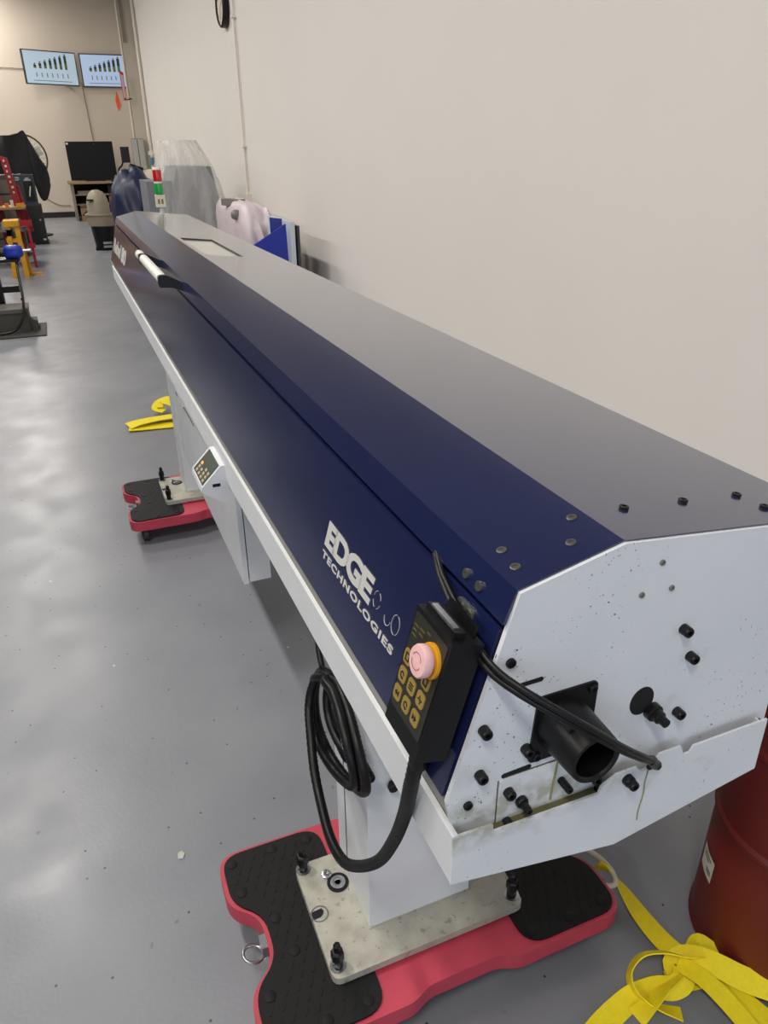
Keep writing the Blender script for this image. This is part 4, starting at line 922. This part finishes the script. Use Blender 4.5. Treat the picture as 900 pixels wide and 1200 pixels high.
for i in range(3):
    a = 2*math.pi*i/3+.4; d = Vector((math.cos(a), 0, math.sin(a))); t_ = Vector((-math.sin(a), 0, math.cos(a)))
    bm = bm_new(); a_obox(bm, FC+d*.21+Vector((0, .03, 0)), d, (t_+Vector((0, .5, 0))), d.cross(t_+Vector((0, .5, 0))), .15, .09, .004); obj('blade', bm, mat('fan_blade', '#9a948a', .4), fn, bevel=.003)
tube('pole', [FC+Vector((0, .15, -.1)), Vector((-.36, 17.4, .03))], .025, M_black, fn, n=10, sub=1)
lathe('foot', [(.26, 0), (.26, .03), (.05, .06), (0, .06)], (-.36, 17.4, 0), M_black, fn, n=28)
M_cloth = mat('black_cloth', '#131315', .85, var=.2, vscale=7, bump=.6, bscale=12)
bm = bm_new(); cl = [(-1.05, 1.75), (-.72, 1.80), (-.42, 1.81), (-.27, 1.90), (-.235, 1.79), (-.12, 1.52), (-.01, 1.28), (.03, 1.10), (.02, .92), (-.06, .70), (-.14, .66), (-.22, .80), (-.26, 1.05), (-.42, 1.18), (-.62, 1.15), (-1.05, 1.0)]
a_prism(bm, [(x, 16.72, z) for x, z in round_poly(cl, .05, 4)], (0, .30, 0))
bmesh.ops.triangulate(bm, faces=[f for f in bm.faces if len(f.verts) > 4]); bmesh.ops.subdivide_edges(bm, edges=bm.edges, cuts=2, use_grid_fill=True)
for v in bm.verts: v.co += Vector((noise.noise(v.co*4), noise.noise(v.co*4+Vector((9, 0, 0)))*2.2, noise.noise(v.co*4+Vector((0, 9, 0)))))*.035
tag(obj('draped_cloth', bm, M_cloth, smooth=True, sm_angle=80), 'black cloth draped over the pedestal fan and the dark case', 'cloth')
bc_ = empty('black_cabinet', (-.4, 16.0, 0)); tag(bc_, 'low black cabinet on the floor under the dark case', 'cabinet')
box('cabinet_body', (-.60, -.20), (15.75, 16.45), (.02, .66), mat('black_cabinet_paint', '#101312', .5), bc_, .01)
box('cabinet_plinth', (-.58, -.18), (15.77, 16.43), (0, .03), M_black, bc_, .004); lathe('cabinet_knob', [(.018, 0), (.018, .02), (0, .022)], (-.26, 15.75, .42), M_zinc, bc_, axis=(0, -1, 0), n=12)
box('corner_badge', (-.27, -.22), (15.742, 15.752), (.07, .10), M_silver_print, bc_)
dc = empty('tool_case', (-.42, 15.95, .66)); tag(dc, 'dark blue-grey tool case standing on the low black cabinet', 'case')
box('case_body', (-.60, -.24), (15.75, 16.2), (.66, 1.17), mat('case_blue', '#262a36', .5), dc, .02); box('case_panel', (-.42, -.27), (15.735, 15.755), (.74, 1.06), M_black, dc, .008)
bm = bm_new(); a_obox(bm, (-.335, 15.73, .90), (.25, 0, 1), (1, 0, -.25), (0, 1, 0), .085, .009, .008); obj('case_handle', bm, M_silver_print, dc, bevel=.003)
for x0, x1, z0, z1 in ((-.40, -.29, 1.075, 1.10), (-.375, -.32, 1.10, 1.125), (-.55, -.48, 1.08, 1.14), (-.56, -.46, 1.10, 1.115)): box('case_marking', (x0, x1), (15.738, 15.75), (z0, z1), mat('case_print', '#8f9494', .5), dc)
# red tool rack cart
rk = empty('tool_rack', (-.62, 13.0, 0)); tag(rk, 'red upright tool rack with shelves of small tools', 'rack')
M_rr = mat('rack_red', '#8e1a20', .5, var=.15, vscale=14)
for x0, x1, z0, z1, yy in ((-.80, -.70, 0, 1.56, 13.1), (-.56, -.46, .55, 1.50, 13.0), (-.47, -.39, .45, 1.12, 13.2)):
    bm = bm_new(); a_prism(bm, [(x0-.03, yy, z1), (x1-.03, yy, z1-.03), (x1+.05, yy, z0), (x0+.05, yy, z0)], (0, .06, 0)); obj('red_upright', bm, M_rr, rk, bevel=.005)
box('rack_shelf', (-1.0, -.38), (12.7, 13.3), (.80, .83), mat('tan_shelf', '#9a7a42', .6), rk, .004); box('rack_shelf', (-1.0, -.40), (12.7, 13.3), (.50, .53), mat('grey_shelf', '#77706a', .6), rk, .004); box('rack_shelf', (-1.0, -.44), (12.9, 13.3), (.20, .23), mat('grey_shelf', '#77706a', .6), rk, .004)
box('rack_leg', (-.52, -.48), (12.95, 12.99), (0, .9), M_rr, rk); box('rack_leg', (-.95, -.91), (12.95, 12.99), (0, .9), M_rr, rk)
for i in range(7):
    z = 1.42-i*.07; box('white_tag', (-.555+.008*i, -.535+.008*i+.01*(i % 2)), (12.985, 13.0), (z, z+.03), MATS['paper_white'], rk)
def small_tool(name, label, cat, c, s, m, rot=0.0):
    bm = bm_new(); a_obox(bm, c, (math.cos(rot), 0, math.sin(rot)), (0, 1, 0), (-math.sin(rot), 0, math.cos(rot)), s[0]/2, s[1]/2, s[2]/2); 
    return tag(obj(name, bm, m, bevel=min(s)*.25), label, cat)
M_or = mat('tool_orange', '#d08a1e', .5)
small_tool('hand_clamp', 'yellow-handled clamp on the tan rack shelf', 'clamp', (-.44, 12.80, .8565), (.11, .06, .04), M_or, .1)
small_tool('white_tube', 'short white tube lying on the tan rack shelf', 'tube', (-.545, 12.78, .876), (.04, .05, .09), MATS['paper_white'], 0)
small_tool('orange_block', 'orange block on the tan rack shelf', 'block', (-.62, 12.80, .856), (.05, .06, .05), mat('bright_orange', '#d9641e', .5), 0)
small_tool('tan_box', 'tan box on the middle grey rack shelf', 'box', (-.55, 12.80, .601), (.14, .15, .14), mat('tan_box', '#7d6a55', .7), 0)
small_tool('grey_casting', 'grey casting on the middle rack shelf beside the tan box', 'casting', (-.70, 12.80, .581), (.10, .12, .10), M_greytin, 0)
rcl = empty('red_bar_clamp', (-.40, 12.6, 0)); tag(rcl, 'red bar clamp standing beside the tool rack', 'clamp')
box('clamp_bar', (-.405, -.37), (12.58, 12.61), (0, .66), mat('clamp_red', '#a31726', .5), rcl, .004); box('clamp_jaw', (-.49, -.33), (12.57, 12.62), (.58, .66), MATS['clamp_red'], rcl, .008); box('clamp_jaw', (-.43, -.34), (12.57, 12.62), (.28, .34), MATS['clamp_red'], rcl, .008)
# yellow jack stand
yj = empty('yellow_stand', (-.55, 11.7, 0)); tag(yj, 'yellow steel A-frame stand beside the red tool rack', 'stand')
M_yj = mat('stand_yellow', '#d59a10', .45, var=.1, vscale=12)
for x0, x1, yy in ((-.57, -.50, 11.6), (-.46, -.52, 12.0)):
    pass
for (xt, xb, w, y0_, y1_) in ((-.600, -.655, .055, 11.62, 11.70), (-.500, -.500, .06, 11.62, 11.70), (-.535, -.44, .045, 11.85, 11.93)):
    bm = bm_new(); a_prism(bm, [(xt-w/2, y0_, .70), (xt+w/2, y0_, .70), (xb+w/2, y0_, 0), (xb-w/2, y0_, 0)], (0, y1_-y0_, 0)); obj('stand_leg', bm, M_yj, yj, bevel=.006)
box('stand_head', (-.66, -.47), (11.6, 11.95), (.66, .73), M_yj, yj, .008)
for z in (.28, .46): box('stand_rung', (-.66, -.47), (11.64, 11.68), (z, z+.05), M_yj, yj, .004)
box('stand_foot', (-.52, -.30), (11.86, 11.92), (0, .025), M_yj, yj, .003)
box('stand_saddle', (-.64, -.56), (11.62, 11.8), (.54, .62), M_black, yj, .006)
# blue air tool on a black stand, hose, bins, mat
bs = empty('black_tool_stand', (-.66, 8.5, 0)); tag(bs, 'black tool stand at the edge of the aisle holding a blue tool', 'stand')
box('stand_post', (-.72, -.62), (8.45, 8.6), (.0, .62), M_black, bs, .01); box('stand_plate', (-.80, -.40), (8.40, 8.65), (.595, .62), M_black, bs, .006); box('stand_base', (-.80, -.50), (8.35, 8.75), (0, .05), M_black, bs, .006)
box('stand_arm', (-.64, -.46), (8.47, 8.53), (.30, .36), M_black, bs, .008)
bt = empty('air_tool', (-.44, 8.5, .62)); tag(bt, 'blue handled tool with a bright steel rod lying on the black stand', 'tool')
lump('grip', (-.445, 8.5, .682), (.17, .14, .125), mat('tool_blue', '#1d36a8', .45), bt, amp=.12, seed=4, sub=3, power=4)
lathe('rod', [(.014, 0), (.014, .10), (.010, .105), (0, .105)], (-.385, 8.5, .685), M_steel, bt, axis=(1, 0, .02), n=14)
tube('air_hose', [(-.43, 8.49, .625), (-.43, 8.25, .50), (-.42, 7.98, .34), (-.445, 7.88, .17), (-.55, 7.84, .045), (-.75, 7.82, .026)], .012, M_hose, bt, n=8)
gb = empty('grey_bin', (-.56, 8.0, 0)); tag(gb, 'dull grey bin with a handle beside the black tool stand', 'bin')
M_bin = mat('bin_grey', '#45443e', .6)
box('bin_body', (-.85, -.405), (7.95, 8.28), (.012, .20), M_bin, gb, .01); box('bin_rim', (-.86, -.395), (7.94, 8.29), (.19, .225), mat('bin_rim', '#5c5a52', .6), gb, .006); tube('bin_handle', [(-.44, 8.0, .22), (-.43, 8.0, .28), (-.44, 8.02, .31)], .008, M_black, gb, n=6)
box('bin_step', (-.42, -.34), (8.0, 8.2), (.012, .10), M_bin, gb, .006)
pl2 = box('floor_mat', (-1.1, -.27), (7.72, 8.32), (0, .012), mat('dark_mat', '#3c3a36', .7), None, .002); tag(pl2, 'dark rubber mat on the floor under the grey bin', 'mat')

# ------------------------------------------------------------------ unseen machine tools added left of the view to darken the door's reflections
M_mt = mat('machine_dark_grey', '#2c2f34', .5); M_mt2 = mat('machine_light_grey', '#6d7072', .5)
def added_machine_tool(x1, y0, y1, h, label):
    x0 = x1-2.0; e = empty('added_machine_tool', ((x0+x1)/2, (y0+y1)/2, 0)); tag(e, label, 'machine')
    box('enclosure', (x0, x1-.04), (y0, y1), (.12, h), M_mt, e, .02); box('plinth', (x0+.05, x1-.10), (y0+.05, y1-.05), (0, .13), M_black, e)
    for k in range(2):
        a = y0+.25+k*(y1-y0-.9)/2; b = a+(y1-y0-.95)/2
        d = box('sliding_door', (x1-.045, x1-.01), (a, b), (.75, h-.15), M_mt, e, .008)
        box('door_window', (x1-.012, x1-.006), (a+.2, b-.2), (1.05, h-.4), mat('smoked_glass', '#15181c', .3), d, .004); tube('door_handle', [(x1-.012, b-.08, 1.0), (x1+.03, b-.08, 1.02), (x1+.03, b-.08, 1.33), (x1-.012, b-.08, 1.35)], .012, M_zinc, d, n=8, sub=3)
    box('control_panel', (x1-.04, x1+.02), (y1-.5, y1-.08), (.95, 1.75), M_mt2, e, .01)
added_machine_tool(-1.35, 1.6, 5.6, 2.05, 'added unseen dark grey machine tool standing alone at the head of the aisle')
added_machine_tool(-1.60, 6.3, 12.6, 2.15, 'added unseen dark grey machine tool standing behind the red tool rack')

dt = empty('drawer_cabinet', (-.85, 14.3, 0)); tag(dt, 'dark brown drawer cabinet behind the red tool rack', 'cabinet')
M_dk = mat('cabinet_brown', '#3b332c', .6)
box('cabinet_body', (-1.5, -.50), (14.0, 14.6), (0, 1.22), M_dk, dt, .01)
for k in range(5):
    d = box('drawer', (-1.45, -.54), (13.985, 14.01), (.08+.22*k, .27+.22*k), mat('drawer_grey', '#575048', .6), dt, .004)
    tube('drawer_pull', [(-1.1, 13.99, .20+.22*k), (-1.1, 13.965, .20+.22*k), (-.9, 13.965, .20+.22*k), (-.9, 13.99, .20+.22*k)], .006, M_zinc, d, n=6, sub=1)
